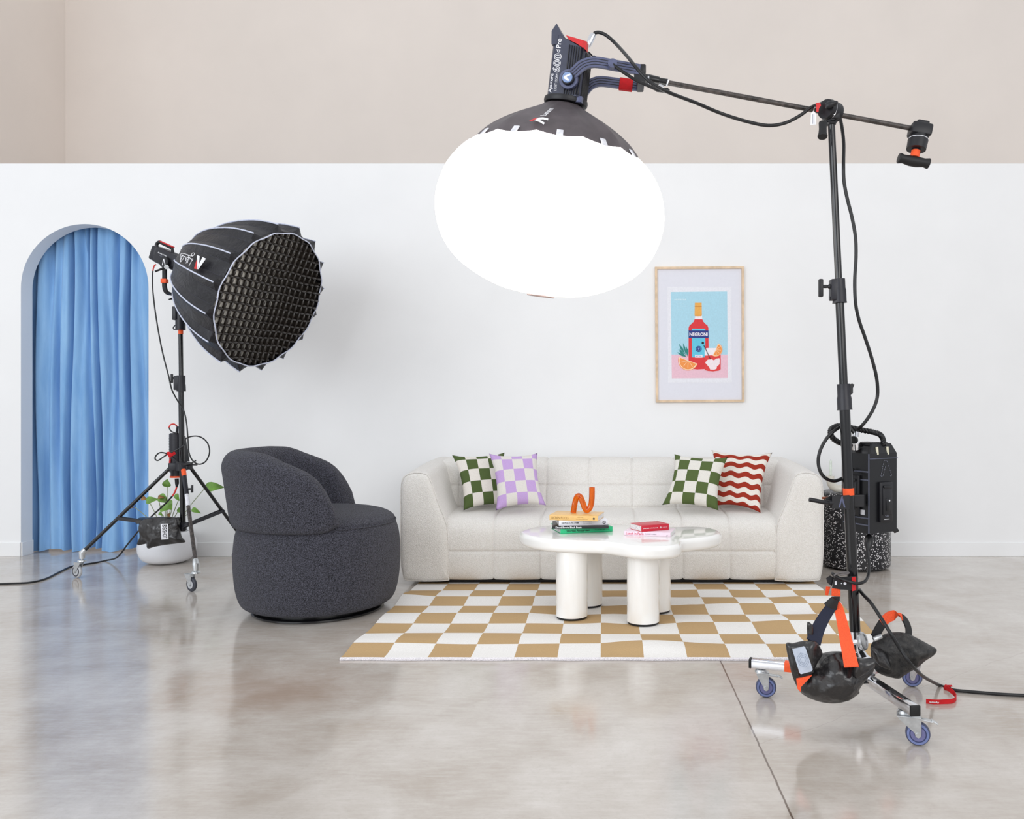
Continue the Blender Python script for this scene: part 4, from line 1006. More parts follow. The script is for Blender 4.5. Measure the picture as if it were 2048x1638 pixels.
# ================================================================== boom stand
RC = V((.915, 2.958, 0))
def rcol(py, dx=0, Y=2.958):
    return at(1712 + (py - 1300) * 50 / 1065.0 + dx, py, Y)
def boom_stand():
    root = thing('boom_stand', 'tall black stand with a long boom arm, orange tape and three blue-wheeled chrome legs', 'boom stand', RC)
    bm_ = M['black_metal']; dp = M['dark_plastic']
    MB().tube([rcol(1266), rcol(788)], .0187, 24).build('lower_tube', bm_, root)
    MB().tube([rcol(790), rcol(575)], .0152, 24).build('middle_tube', bm_, root)
    MB().tube([rcol(580), rcol(236)], .0126, 24).build('upper_tube', bm_, root)
    MB().tube([rcol(1325), rcol(1262)], .0205, 24).build('column_foot', M['chrome'], root)['label'] = 'shiny chrome column foot'
    mb = MB(); mb.box(rcol(1318) + V((-.002, -.0215, .0)), (.022, .003, .05), .001)
    mb.build('label_sticker', M['white_print'], root)['label'] = 'silver sticker'
    # collars
    mb = MB(); mb.tube([rcol(820), rcol(817), rcol(797), rcol(792), rcol(768)], [.0275, .026, .026, .0235, .0235], 24)
    mb.build('collar', dp, root)
    MB().prism([at(1697, 784, 2.945), at(1697, 770, 2.945), at(1704, 767, 2.945), at(1709, 769, 2.945), at(1706, 776, 2.945), at(1706, 786, 2.945), at(1700, 792, 2.945)], [at(1697, 784, 2.965), at(1697, 770, 2.965), at(1704, 767, 2.965), at(1709, 769, 2.965), at(1706, 776, 2.965), at(1706, 786, 2.965), at(1700, 792, 2.965)]).build('clamp_lever', M['black_plastic'], root)
    mb = MB(); mb.tube([rcol(606), rcol(603), rcol(580), rcol(576), rcol(558)], [.026, .0245, .0245, .0225, .0225], 24)
    mb.box(rcol(580, -8), (.036, .04, .075), .004); mb.cyl(rcol(597, -14), rcol(597, -20), .007)
    mb.build('collar', dp, root)
    mb = MB(); p = rcol(573, -16); mb.tube([p, p + V((-.006, 0, 0)), p + V((-.012, 0, 0)), p + V((-.016, 0, 0)), p + V((-.03, 0, 0))], [.009, .009, .005, .006, .006], 14)
    q = at(1641.5, 576, 2.958); mb.box(q, (.016, .018, .064), .004)
    mb.build('knob', M['black_plastic'], root)
    for a, b, r in ((990, 976, .0196),):
        MB().tube([rcol(a), rcol(b)], r, 24).build('tape_band', M['orange_tape'], root)['label'] = 'orange tape band'
    # quick clamp that carries the control box
    y0 = 2.912
    mb = MB(); mb.prism([at(1664, 992, y0), at(1699, 990, y0), at(1699, 1018, y0), at(1664, 1017, y0)], [at(1664, 992, 2.99), at(1699, 990, 2.99), at(1699, 1018, 2.99), at(1664, 1017, 2.99)])
    mb.prism([at(1651, 995, y0 + .02), at(1666, 992, y0 + .02), at(1666, 1012, y0 + .02), at(1656, 1012, y0 + .02)], [at(1651, 995, 2.98), at(1666, 992, 2.98), at(1666, 1012, 2.98), at(1656, 1012, 2.98)])
    mb.box(rcol(1003) + V((.03, .03, 0)), (.06, .03, .045), .003)
    cl = mb.build('clamp', M['black_plastic'], root, 0)
    mb = MB()
    for px in ([(1677, 1015), (1683, 993), (1686, 993), (1680, 1015)], [(1684, 1000), (1686, 996), (1691, 1015), (1688, 1015)]): mb.plate([at(x, y, y0 - .0006) for x, y in px], (0, -1, 0), .001)
    mb.build('emblem', M['slate_metal'], cl, 0)
    mb = MB(); mb.tube(cr([at(1663, 1006, y0 + .015), at(1650, 1005, y0 - .01), at(1635, 1002, y0 - .02), at(1619, 999, y0 - .025)], 4), .0075, 12); mb.tube([at(1664, 1006, y0 + .01), at(1656, 1006, y0 + .005)], .011, 14)
    mb.build('clamp_handle', M['black_plastic'], cl)
    MB().tube([at(1645, 996, y0 + .02), at(1656, 996, y0 + .03)], .0045, 10).build('clamp_pin', plain('copper_pin', (170, 110, 85), 0.35, 0.8), cl)
    # strap clamp lower on the column
    y1 = 2.905
    mb = MB(); mb.prism([at(1668, 1155, y1), at(1712, 1152, y1), at(1712, 1181, y1), at(1681, 1179, y1), at(1664, 1176, y1)], [at(1668, 1155, 2.985), at(1712, 1152, 2.985), at(1712, 1181, 2.985), at(1681, 1179, 2.985), at(1664, 1176, 2.985)])
    mb.prism([at(1652, 1156, y1 + .01), at(1660, 1151, y1 + .01), at(1668, 1155, y1 + .01), at(1664, 1172, y1 + .01), at(1655, 1166, y1 + .01)], [at(1652, 1156, 2.97), at(1660, 1151, 2.97), at(1668, 1155, 2.97), at(1664, 1172, 2.97), at(1655, 1166, 2.97)])
    c2 = mb.build('strap_clamp', M['black_plastic'], root, 0)
    MB().prism([at(1703.5, 1154.5, y1 - .002), at(1711.5, 1153.5, y1 - .002), at(1712, 1180.5, y1 - .002), at(1704, 1182.5, y1 - .002)], [at(1703.5, 1154.5, y1 + .05), at(1712.5, 1153.5, y1 + .05), at(1712.5, 1180.5, y1 + .05), at(1704, 1182.5, y1 + .05)]).build('clamp_jaw', M['red'], c2, 0)['label'] = 'red clamp jaw'
    mb = MB(); mb.box(at(1671.5, 1166, y1 - .001), (.007, .002, .013), .0008); mb.cyl(at(1690, 1167, y1 - .003), at(1690, 1167, y1), .005); mb.cyl(at(1683, 1167, y1 - .002), at(1683, 1167, y1), .002)
    mb.build('clamp_badge', M['white_plastic'], c2, 0)
    MB().prism([at(1663, 1177, y1 + .004), at(1681, 1177, y1 + .004), at(1681, 1193, y1 + .004), at(1663, 1192, y1 + .004)], [at(1663, 1177, y1 + .016), at(1681, 1177, y1 + .016), at(1681, 1193, y1 + .016), at(1663, 1192, y1 + .016)]).build('grip_pad', M['orange_web'], c2, 0)['label'] = 'orange grip'
    MB().prism([at(1652, 1173, y1 + .02), at(1661, 1174, y1 + .02), at(1656, 1191, y1 + .02), at(1650, 1190, y1 + .02)], [at(1652, 1173, y1 + .03), at(1661, 1174, y1 + .03), at(1656, 1191, y1 + .03), at(1650, 1190, y1 + .03)]).build('grip_pad', M['orange_web'], c2, 0)['label'] = 'orange grip'
    MB().prism([at(1664, 1193, y1 + .004), at(1680, 1193, y1 + .004), at(1679, 1208, y1 + .004), at(1667, 1206, y1 + .004)], [at(1664, 1193, y1 + .018), at(1680, 1193, y1 + .018), at(1679, 1208, y1 + .018), at(1667, 1206, y1 + .018)]).build('grip_hook', M['black_plastic'], c2, 0)
    # chrome base: hub and three square legs on casters
    mb = MB(); mb.box((RC.x, RC.y, .15), (.07, .07, .075), .006); mb.tube([V((RC.x, RC.y, .18)), rcol(1300)], [.03, .026], 20)
    mb.build('hub', M['chrome'], root)
    kp = at(1724, 1283, 2.925); kd = V((.75, -.62, .25)).normalized()
    mb = MB(); mb.cyl(kp - kd * .05, kp, .009); mb.build('lock_bolt', M['chrome'], root)
    MB(frame(kp, kd.orthogonal(), kd.cross(kd.orthogonal()), kd)).lathe([(.012, -.006), (.03, -.004), (.033, .004), (.030, .009), (.024, .009), (.023, .006), (.001, .006)], 30).build('lock_knob', M['zinc'], root)
    for g, L, ax, tr, lab, tg in (((.603, 3.064), .372, (-.18, -1), (-.018, .006), 'tape', (.603, 3.064)), ((1.0, 2.632), .352, (-.3, -1), (-.032, .03), '', (.972, 2.632)), ((1.186, 3.179), .37, (-.25, -1), (.012, .01), '', (1.186, 3.179))):
        d = (V((tg[0], tg[1], 0)) - RC).normalized(); s = V((-d.y, d.x, 0)); z = V((0, 0, 1))
        lf = frame(RC + V((0, 0, .1215)), d, s, z)
        leg = MB(lf).box((.03 + L / 2 - .005, 0, 0), (L - .03, .031, .031), .0015).build('leg', M['chrome'], root)
        MB(lf).box((.0145 + L, 0, 0), (.010, .033, .033), .002).build('end_cap', M['black_rubber'], leg)
        if lab: MB(lf).box((.232, 0, 0), (.06, .0335, .0335), .001).build('tape_band', M['orange_tape'], leg)['label'] = 'orange tape band'
        mb = MB(lf); mb.box((.012, 0, -.012), (.10, .05, .008), .001); mb.build('leg_bracket', M['black_metal'], leg)
        caster(root, g[0], g[1], ax, tr, .0375, .1025, M['zinc'], [(0, tyre_blue), (.70, .88, ring_blue), (.60, .70, ring_navy), (.28, .60, ring_lilac)], .026)
    # boom arm through the grip head on top
    B0, B1 = at(1336, 165.5, 3.0), at(1822, 256.5, 2.995)
    MB().tube([B0, B1], .0092, 18).build('boom_arm', M['worn_black'], root)
    hc = rcol(222); f1 = V((-.78, -.62, .05)).normalized()
    mb = MB(); mb.cyl(hc - f1 * .028, hc + f1 * .012, .036, seg=32); mb.cyl(hc + f1 * .014, hc + f1 * .03, .037, .034, 32)
    mb.tube([rcol(244), rcol(236), rcol(232)], [.019, .019, .014], 20); mb.tube([rcol(250), rcol(246)], [.016, .019], 20)
    mb.box(hc + V((.004, 0, -.01)), (.05, .05, .05), .01)
    mb.build('grip_head', M['black_plastic'], root)
    MB().cyl(hc + f1 * .0115, hc + f1 * .0145, .0365, seg=32).build('friction_washer', M['white_plastic'], root)
    b = hc + V((.004, -.028, -.02)); MB().cyl(b, b + V((0, -.004, 0)), .005, seg=14).build('bolt_head', M['chrome'], root)
    t0 = hc + f1 * .03 + V((0, 0, .0))
    MB().inflate(cr([at(x, y, 2.915) for x, y in ((1651, 217), (1650, 209), (1656, 203), (1664, 203.5), (1671, 201.5), (1676, 204), (1674, 209), (1668, 213), (1660, 217))], 4, True), (0, -1, 0), .013, .02, 6).build('wing_handle', M['black_plastic'], root)
    h0, h1 = at(1646, 246, 2.92), at(1645, 274, 2.90)
    MB().tube([h0, h0.lerp(h1, .4), h0.lerp(h1, .75), h1.lerp(h0, .06), h1], [.015, .0135, .0145, .0175, .0165], 20).build('twist_handle', M['black_rubber'], root)
    # counterweight grip at the far end of the boom
    g0 = at(1840, 262, 2.99); dn = (at(1833, 300, 2.98) - at(1841, 262, 2.99)).normalized(); bx = (B1 - B0).normalized(); by = dn.cross(bx).normalized()
    gf = frame(g0, bx, by, -dn)
    mb = MB(gf); mb.box((0, 0, 0), (.074, .06, .045), .008); mb.box((0, 0, .024), (.045, .05, .018), .006); mb.cyl((0, 0, -.02), (0, 0, -.034), .03, seg=28)
    mb.build('end_grip', M['black_plastic'], root)
    MB(gf).cyl((0, 0, -.034), (0, 0, -.0365), .035, seg=30).build('friction_washer', M['white_plastic'], root)
    mb = MB(gf); mb.cyl((0, 0, -.0365), (0, 0, -.073), .0355, .034, 30); mb.cyl((0, 0, -.073), (0, 0, -.08), .014); mb.cyl((.014, -.030, -.052), (.015, -.036, -.052), .008)
    mb.build('grip_disc', M['black_plastic'], root)
    MB(gf).cyl((0, 0, -.078), (0, 0, -.104), .0155, .0165, 22).build('tape_band', M['orange_tape'], root)['label'] = 'orange tape band'
    hx = V((1, 0, 0)); zz = -.117
    MB(gf).tube([(-.056, 0, zz), (-.053, 0, zz), (-.038, 0, zz), (-.012, 0, zz - .002), (.012, 0, zz - .002), (.038, 0, zz), (.053, 0, zz), (.056, 0, zz)], [.0165, .019, .0155, .0185, .0185, .0155, .019, .0165], 22).build('tee_handle', M['black_rubber'], root)
boom_stand()

# ================================================================== lamp head and lantern
LN0 = at(1127.5, 213, 3.0)
LA = V((.131, -.10, 1)).normalized()
ff = V((-.16, -.98, 0)); ff = (ff - LA * ff.dot(LA)).normalized()
LXA = (-ff).cross(LA).normalized()
LF = frame(LN0, LXA, -ff, LA)          # x right across the face, y away from it, z up the lamp
def lamp_head():
    fr = LF @ Matrix.Translation((.006, 0, .004))
    root = thing('studio_lamp', 'big black finned lamp head with red trim and white lettering above the lantern', 'lamp head', frame=fr)
    W, D = .062, .066
    def pr(pts, y0, y1): return [V((x, y0, z)) for x, z in pts], [V((x, y1, z)) for x, z in pts]
    mb = MB(fr)
    # rounded front-left shell with a hooded top, extruded through the depth
    sec = [(-W, D), (-W, -D + .030), (-W + .008, -D + .012), (-W + .026, -D), (W - .012, -D), (W, -D + .012), (W, D)]
    rings = []
    for z, k, dx in ((.018, 1.0, 0), (.19, 1.0, 0)):
        rings.append([V((x * k + dx, y, z)) for x, y in sec])
    top = [V((x, y, .196 - .012 * (x + W) / (2 * W) + (.028 if x < -W + .03 else 0))) for x, y in sec]
    mb.loft(rings + [top])
    mb.build('lamp_body', M['slate_dark'], root, 30)
    hood = [(-.064, .205), (-.067, .235), (-.052, .262), (-.032, .232), (-.012, .212), (-.008, .19), (-.062, .19)]
    mb = MB(fr); a, b = pr(hood, -D + .004, D - .01); mb.prism(a, b); mb.build('hood', M['slate_dark'], root, 0)
    red = [(-.012, .222), (.02, .216), (.066, .206), (.066, .178), (.03, .197), (.002, .207)]
    mb = MB(fr); a, b = pr(red, -D - .003, -D + .03); mb.prism(a, b); mb.build('trim', M['red'], root, 0)['label'] = 'bright red top trim'
    mb = MB(fr)
    for k in range(7): mb.box((.006 + .0085 * k, -D - .001, .105), (.0028, .008, .172 - .002 * k), .0008)
    for k in range(9): mb.box((W + .001, -D + .022 + .011 * k, .10), (.008, .003, .15), .0008)
    mb.build('cooling_fins', M['black_plastic'], root)
    MB(fr).lathe([(.060, 0), (.078, .002), (.080, .010), (.078, .020), (.060, .022)], 40).build('mount_ring', M['black_plastic'], root)
    mb = MB(fr); mb.box((.058, -.046, .012), (.026, .026, .022), .003); mb.build('latch', M['slate_metal'], root)
    # lettering up the face
    yf = -D - .0006
    def tx(s, w, h, x, z, mat, bold): return text(s, w, h, fr @ frame((x, yf, z), (0, 0, 1), (-1, 0, 0), (0, -1, 0)), mat, root, 'lettering', bold)
    X = -.032
    text_outline('600', .064, .025, fr @ frame((X, yf, .126), (0, 0, 1), (-1, 0, 0), (0, -1, 0)), M['white_print'], root, .0012)
    tx('d', .010, .015, X - .002, .167, M['white_print'], .012); tx('Pro', .032, .017, X - .002, .194, M['white_print'], .012)
    tx('Aputure', .066, .015, X - .012, .056, M['white_print'], .012); tx('LIGHT STORM', .058, .009, X + .005, .060, M['white_print'], .0)
    # pivot and yoke
    pv = V((.020, -D - .004, .070))
    mb = MB(fr); mb.cyl(pv, pv + V((0, -.016, 0)), .034, .033, 40); mb.build('pivot_disc', M['slate_metal'], root)
    mb = MB(fr); mb.cyl(pv + V((0, -.016, 0)), pv + V((0, -.030, 0)), .0235, .021, 32); mb.build('pivot_rim', M['black_plastic'], root)
    mb = MB(fr); mb.cyl(pv + V((0, -.029, 0)), pv + V((0, -.033, 0)), .019, .018, 32); mb.build('pivot_cap', M['cap_blue'], root)
    e = fr @ (pv + V((0, -.0335, 0))); ef = frame(e, LXA, LA, ff)
    MB(ef).plate([V(p) for p in ((-.013, -.004, 0), (-.012, .003, 0), (.008, .013, 0), (.011, .008, 0), (-.002, .001, 0), (.008, -.008, 0), (.005, -.013, 0))], (0, 0, 1), .0008).build('emblem', M['white_print'], root, 0)
    yn = (fr @ V((0, -D - .022, .09))).y; yfz = (fr @ V((0, D + .02, .09))).y
    P = cr([at(1141, 152, yn), at(1151, 143, yn), at(1163, 132, yn), at(1178, 126, yn), at(1196, 125, yn), at(1230, 131, yn), at(1258, 136, yn), at(1280, 140, yn)], 5)
    def bar(pts, name):
        sides = []
        for i in range(len(pts)):
            T = (pts[min(i + 1, len(pts) - 1)] - pts[max(i - 1, 0)]).normalized(); sides.append(T.cross(V((0, 1, 0))))
        o = MB().ribbon(pts, sides, .036, .012).build(name, M['slate_metal'], root, 20)
        g = MB()
        for k in (-.009, 0, .009): g.ribbon([p + s.normalized() * k + V((0, -.0062, 0)) for p, s in zip(pts[2:-2], sides[2:-2])], sides[2:-2], .0022, .0012)
        g.build('groove_lines', M['black_plastic'], o, 0)
        return o
    bar(P, 'yoke_arm')
    P2 = cr([at(1168, 184, yfz), at(1178, 172, yfz), at(1190, 165, yfz), at(1204, 163, yfz), at(1230, 166, yfz), at(1258, 170, yfz), at(1280, 173, yfz)], 5)
    far = bar(P2, 'yoke_arm')
    pv2 = fr @ V((.006, D, .068)); MB().cyl(pv2, pv2 + V((0, .02, 0)), .03, seg=30).build('pivot_disc', M['slate_metal'], root)
    c = at(1252, 169.5, yfz)
    MB().box((0, 0, 0), (.05, .020, .043), .002, frame(c, (P2[-1] - P2[-8]).normalized(), (0, 1, 0), (P2[-1] - P2[-8]).cross(V((0, 1, 0))))).build('tape_wrap', M['red_cloth'], far)['label'] = 'red tape wrapped on the yoke arm'
    mb = MB(); mb.prism([at(x, y, yn - .004) for x, y in ((1268, 129), (1282, 134), (1290, 143), (1290, 163), (1268, 158))], [at(x, y, yn + .03) for x, y in ((1268, 129), (1282, 134), (1290, 143), (1290, 163), (1268, 158))])
    cm = V(((P[-1].x + P2[-1].x) / 2 + .01, (yn + yfz) / 2, (P[-1].z + P2[-1].z) / 2))
    mb.box((cm.x - .006, cm.y, cm.z), (.026, abs(yfz - yn) + .01, .034), .005)
    mb.build('yoke_bridge', M['black_plastic'], root, 30)
    mb = MB(); mb.tube([at(1284, 157, 3.0), at(1300, 159, 3.0), at(1318, 162, 3.0)], [.017, .017, .0145], 18); mb.tube([at(1316, 162, 3.0), at(1335, 165, 3.0)], .0125, 18)
    mb.build('yoke_receiver', M['black_metal'], root)
    for a_, b_, r_ in (((1296, 153, 2.985), (1296, 170, 2.985), .0055), ((1318, 170, 2.98), (1328, 174, 2.98), .005), ((1337, 160, 2.985), (1333, 172, 2.985), .004)): MB().tube([at(*a_), at(*b_)], r_, 10).build('receiver_pin', M['chrome'], root)
    q = at(1225, 130, yn - .008)
    mb = MB(); mb.cyl(q + V((0, .004, 0)), q + V((0, -.018, 0)), .017, .016, 24); mb.build('tilt_knob', M['slate_metal'], root)
    mb = MB(); mb.tube(cr([q + V((0, -.012, 0)), at(1236, 137, yn - .025), at(1255, 150, yn - .03), at(1275, 162, yn - .03), at(1300, 173, yn - .03), at(1315, 180, yn - .02)], 5), .0055, 10); mb.tube([at(1313, 179, yn - .02), at(1335, 181, yn - .02), at(1337, 183, yn - .02)], [.008, .009, .007], 12)
    mb.build('tilt_handle', M['black_rubber'], root)
    # power plug
    mb = MB(); mb.tube([at(1176, 94, 3.02), at(1179, 86, 3.02), at(1184, 74, 3.02), at(1187, 69, 3.02)], [.008, .0115, .0125, .011], 18)
    mb.build('power_plug', M['chrome'], root)
    mb = MB(); mb.tube(cr([at(1174, 103, 3.03), at(1180, 107, 3.03), at(1187, 115, 3.03)], 4), .003, 8); mb.tube([at(1186, 113, 3.03), at(1193, 119, 3.03)], [.006, .009], 10)
    mb.build('data_plug', M['black_rubber'], root)
M['slate_dark'] = plain('slate_dark_metal', (58, 61, 78), 0.4, 0.1); M['cap_blue'] = plain('cap_blue_metal', (120, 140, 178), 0.3, 0.4)
lamp_head()

def lantern():
    fr = LF
    root = thing('lantern_softbox', 'huge glowing white round lantern with a black skirt hanging from the boom', 'lantern', frame=fr)
    NG = 12; off = math.radians(-91)
    sk = cr([(.068, -.002, 0), (.085, .010, 0), (.118, .027, 0), (.165, .052, 0), (.215, .083, 0), (.262, .12, 0), (.298, .160, 0)], 4)
    wh = cr([(.298, .160, 0), (.352, .212, 0), (.395, .28, 0), (.416, .35, 0), (.421, .405, 0), (.411, .475, 0), (.382, .545, 0), (.33, .607, 0), (.255, .655, 0), (.17, .688, 0), (.09, .703, 0), (.05, .706, 0)], 4)
    def pt(r, s, a, flat):
        h = PI / NG; u = ((a - off) % (2 * h)) - h
        k = lerp(1, math.cos(h) / math.cos(u), flat)
        return fr @ V((r * k * math.cos(a), r * k * math.sin(a), -s * .968))
    n = 8; A = [off + 2 * PI * k / (NG * n) for k in range(NG * n)]
    def edge(a):
        h = PI / NG; u = (((a - off) % (2 * h)) - h) / h
        return .010 * (1 - u * u)
    rings = []
    for i, p in enumerate(sk):
        t = i / (len(sk) - 1); rings.append([pt(p.x + edge(a) * t * .8, p.y + edge(a) * t, a, .9) for a in A])
    hem = [[pt(p.x * .985, p.y + edge(a) * (i / (len(sk) - 1)) + .004, a, .9) for a in A] for i, p in enumerate(sk)][::-1]
    MB().loft(rings + hem, True, False, False).build('skirt', M['skirt'], root, 35)
    MB(fr).lathe([(.001, .0), (.069, .0), (.069, -.012), (.001, -.014)], 40).build('neck_plate', M['black_plastic'], root)
    rings = []
    for i, p in enumerate(wh):
        t = max(0, 1 - i / 6); rings.append([pt(p.x + (edge(a) * .8 - .003) * t + (0 if i else 0), p.y + edge(a) * t, a, .8) for a in A])
    MB().loft(rings, True, False, True).build('diffuser_globe', M['lantern'], root, 50)['label'] = 'glowing white fabric globe'
    for k in range(NG):
        a = off + 2 * PI * k / NG
        MB().tube([pt(p.x - .0003, p.y, a, .8) for p in wh[2:]], .001, 6).build('seam', M['seam'], root, 0)
        am = a + PI / NG
        c = pt(.296, .152, am, .9); u = (pt(.30, .17, am, .9) - pt(.25, .11, am, .9)).normalized(); sd = (pt(.296, .152, am + .03, .9) - c).normalized()
        nn = u.cross(sd).normalized(); nn = nn if nn.dot(c - (fr @ V((0, 0, -.2)))) > 0 else -nn
        MB(frame(c + nn * .002 + u * .016, sd, u, nn)).box((0, 0, 0), (.022, .034, .004), .0015).build('clip', M['white_plastic'], root)
    mb = MB(fr); mb.tube([V((.048 * math.cos(a), .048 * math.sin(a), -.686)) for a in [2 * PI * k / 40 for k in range(40)]], .0035, 8, loop=True)
    mb.build('bottom_ring', plain('bottom_ring', (170, 150, 145), 0.5), root)
    # emblem and word on the skirt
    am = off - PI / NG; c = pt(.212, .082, am, .9); u = (pt(.24, .102, am, .9) - pt(.18, .062, am, .9)).normalized(); sd = (pt(.212, .082, am + .05, .9) - c).normalized()
    nn = u.cross(sd).normalized(); nn = nn if nn.dot(V((0, 0, H)) - c) > 0 else -nn
    def poly(px, name, mat): MB().plate([on_plane(x, y, c + nn * .006, nn) for x, y in px], nn, .0015).build(name, mat, root, 0)
    poly([(1070, 238.5), (1078, 235), (1086, 234.5), (1096.5, 236.5), (1096, 239.5), (1086, 237.5), (1078, 238)], 'emblem', M['white_print'])
    poly([(1069, 239.5), (1076, 238.5), (1082, 241), (1089.5, 245.5), (1087, 248), (1080, 243.5)], 'emblem', M['white_print'])
    poly([(1059, 240.5), (1069, 236.5), (1078, 235), (1072, 238.5), (1064, 240.8)], 'emblem', M['red'])
    p0, p1 = on_plane(1086, 231, c + nn * .006, nn), on_plane(1102, 217, c + nn * .006, nn)
    tx = (p1 - p0).normalized(); ty = nn.cross(tx)
    text('Lantern', (p1 - p0).length, .022, frame((p0 + p1) / 2, tx, ty, nn), M['white_print'], root, 'lettering', .0)
M['skirt'] = plain('skirt_cloth', (86, 79, 82), 0.55, grain=0.12, gscale=12, bump=0.2, bscale=20)
def lantern_mat():
    t = NT('lantern_cloth'); n = t.noise(t.coords(), 60, 2)
    t.set(color=(250, 250, 248), rough=0.8)
    t.link(t.ramp(n, [(0.3, (1, 0.985, 0.96, 1)), (0.7, (1, 0.99, 0.97, 1))]), t.b.inputs['Emission Color']); t.b.inputs['Emission Strength'].default_value = 3.0
    return t.m
M['lantern'] = lantern_mat(); M['seam'] = plain('seam_thread', (208, 208, 206), 0.9)
lantern()

# ================================================================== cords and ties on the right
def right_cables():
    t = thing('lamp_cable', 'long black lamp cable drooping under the boom and down beside the tall stand', 'cable', at(1190, 66, 3.02))
    pts = [at(1188.5, 67, 3.02), at(1191, 65.5, 3.02), at(1199, 65, 3.02), at(1213, 71, 3.01), at(1232, 88, 2.99), at(1252, 110, 2.90), at(1270, 132, 2.82), at(1290, 155, 2.80), at(1312, 172, 2.80), at(1340, 186, 2.82), at(1390, 205, 2.91), at(1440, 226, 2.97), at(1490, 242, 2.97), at(1535, 251, 2.97), at(1570, 246, 2.97), at(1600, 231, 2.97), at(1622, 215, 2.97), at(1640, 208, 2.985), at(1652, 203, 3.02), at(1664, 206, 3.045), at(1673, 218, 3.05),
           at(1680, 236, 3.04), at(1685, 262, 3.02), at(1687.5, 290, 2.99), at(1687, 330, 2.95), at(1688, 362, 2.95), at(1694, 395, 2.95), at(1704, 435, 2.95), at(1711, 475, 2.95), at(1712, 515, 2.95), at(1709.5, 560, 2.95), at(1711, 605, 2.95), at(1718, 640, 2.96), at(1730, 675, 2.97), at(1743, 715, 2.98), at(1753, 755, 2.99), at(1755, 790, 3.0), at(1748, 815, 2.995), at(1736, 836, 2.99), at(1724, 851, 2.995), at(1714.5, 859.5, 3.016)]
    MB().tube(cr(pts, 6), .0062, 10).build('cord_length', M['cord'], t)
    t = thing('looped_cable', 'black cable making a loop left of the tall stand above the clamp', 'cable', at(1645, 890, 3.0))
    pts = [at(1708, 866, 2.99), at(1700, 857, 2.991), at(1688, 852, 2.991), at(1678, 855, 2.988), at(1661, 868, 2.975), at(1648, 885, 2.97), at(1639, 905, 2.96), at(1636.5, 925, 2.96), at(1641, 944, 2.96), at(1652, 957, 2.97), at(1668, 962, 2.99), at(1684, 957, 3.0), at(1697, 948, 3.02), at(1706, 938, 3.04)]
    MB().tube(cr(pts, 6), .0062, 10).build('cord_length', M['cord'], t)
    t = thing('control_cable', 'black cable curling from under the control box round the strap clamp', 'cable', at(1738, 1085, 3.0))
    pts = [at(1736, 1100, 3.0), at(1737, 1115, 2.99), at(1738, 1135, 2.97), at(1736, 1152, 2.94), at(1729, 1163, 2.90), at(1716, 1167, 2.885), at(1700, 1164, 2.88), at(1682, 1158, 2.885), at(1668, 1150, 2.895), at(1665, 1146.5, 2.91)]
    mb = MB(); mb.tube(cr(pts, 6), .0055, 10); mb.tube([at(1738, 1071, 3.03), at(1738, 1078, 3.02), at(1737, 1090, 3.01), at(1736, 1101, 3.0)], [.010, .017, .015, .007], 16)
    mb.build('cord_length', M['cord'], t)
    t = thing('loop_tie', 'grey cable looped over the strap clamp of the tall stand', 'cable tie', at(1672, 1150, 2.9))
    MB().tube(cr([at(1668, 1152, 2.885), at(1674, 1147.5, 2.885), at(1688, 1145, 2.89), at(1698, 1145.5, 2.90), at(1690, 1149, 2.885), at(1680, 1150, 2.88)], 5), .0032, 8).build('cord_length', plain('grey_cord', (96, 92, 92), 0.5), t)
    t = thing('power_cable', 'black mains cable from the tall stand over the rear sandbag to the right edge', 'cable', ground(1960, 1384, 0))
    pts = [at(1719.5, 1180, 2.975), at(1722, 1184, 2.955), at(1728, 1191, 2.93), at(1742, 1206, 2.88), at(1762, 1236, 2.835), at(1782, 1268, 2.80), at(1800, 1297, 2.80), at(1816, 1321, 2.785), at(1832, 1340, 2.82), at(1850, 1355, 2.93)] + [ground(x, y, .0068) for x, y in ((1878, 1370), (1905, 1379.5), (1935, 1383), (1970, 1386), (2010, 1389), (2060, 1391), (2140, 1393), (2320, 1396), (2600, 1392))]
    pts[9].z = max(pts[9].z, .05)
    MB().tube(cr(pts, 8), .0062, 10).build('cord_length', M['cord'], t)
    q = ground(1897, 1377, .0068)
    t = thing('cable_tie', 'red hook-and-loop cable tie lying on the floor at the right', 'cable tie', (q.x, q.y, 0))
    P = [ground(1893, 1376, .0265), ground(1900, 1380, .024), ground(1907, 1386, .016), ground(1912, 1393, .010), ground(1911, 1398, .009), ground(1905, 1402, .009), ground(1890, 1403.5, .009), ground(1870, 1404, .009), ground(1852, 1402.5, .009)]
    mb = MB(); mb.ribbon(cr(P, 6), (0, 0, 1), .0165, .0022); mb.build('strap', M['red_cloth'], t)
    mb = MB(); a = ground(1891, 1374.6, .0074); b = ground(1898, 1377.2, .0074); mb.tube([a, b], .0108, 14, cap=False); mb.box(b + V((.002, -.004, .0118)), (.016, .010, .005), .0015); mb.build('wrap', M['red_cloth'], t)
    a, b = ground(1854, 1402.7, .0092), ground(1880, 1404.2, .0092); tx = (a - b).normalized(); tf = frame(a.lerp(b, .5) + V((0, -.007, 0)), tx, (0, 0, -1), tx.cross(V((0, 0, -1))))
    text('Aputure', .033, .0085, tf, M['white_print'], t, 'lettering', .02)
    # the red clip and paper tag at the boom head
    t = thing('cable_clip', 'red clip holding the lamp cable beside the grip head on the boom', 'clip', at(1637, 214, 2.94))
    mb = MB(); o = [(1632, 206), (1640, 204.5), (1642, 211), (1638, 217), (1637, 224), (1632.5, 224), (1632, 216)]
    mb.prism([at(x, y, 2.93) for x, y in o], [at(x, y, 2.947) for x, y in o]); mb.build('clip_body', M['red'], t, 0)
    t = thing('paper_tag', 'small white paper tag hanging from the boom by the red clip', 'tag', at(1627, 236, 2.94))
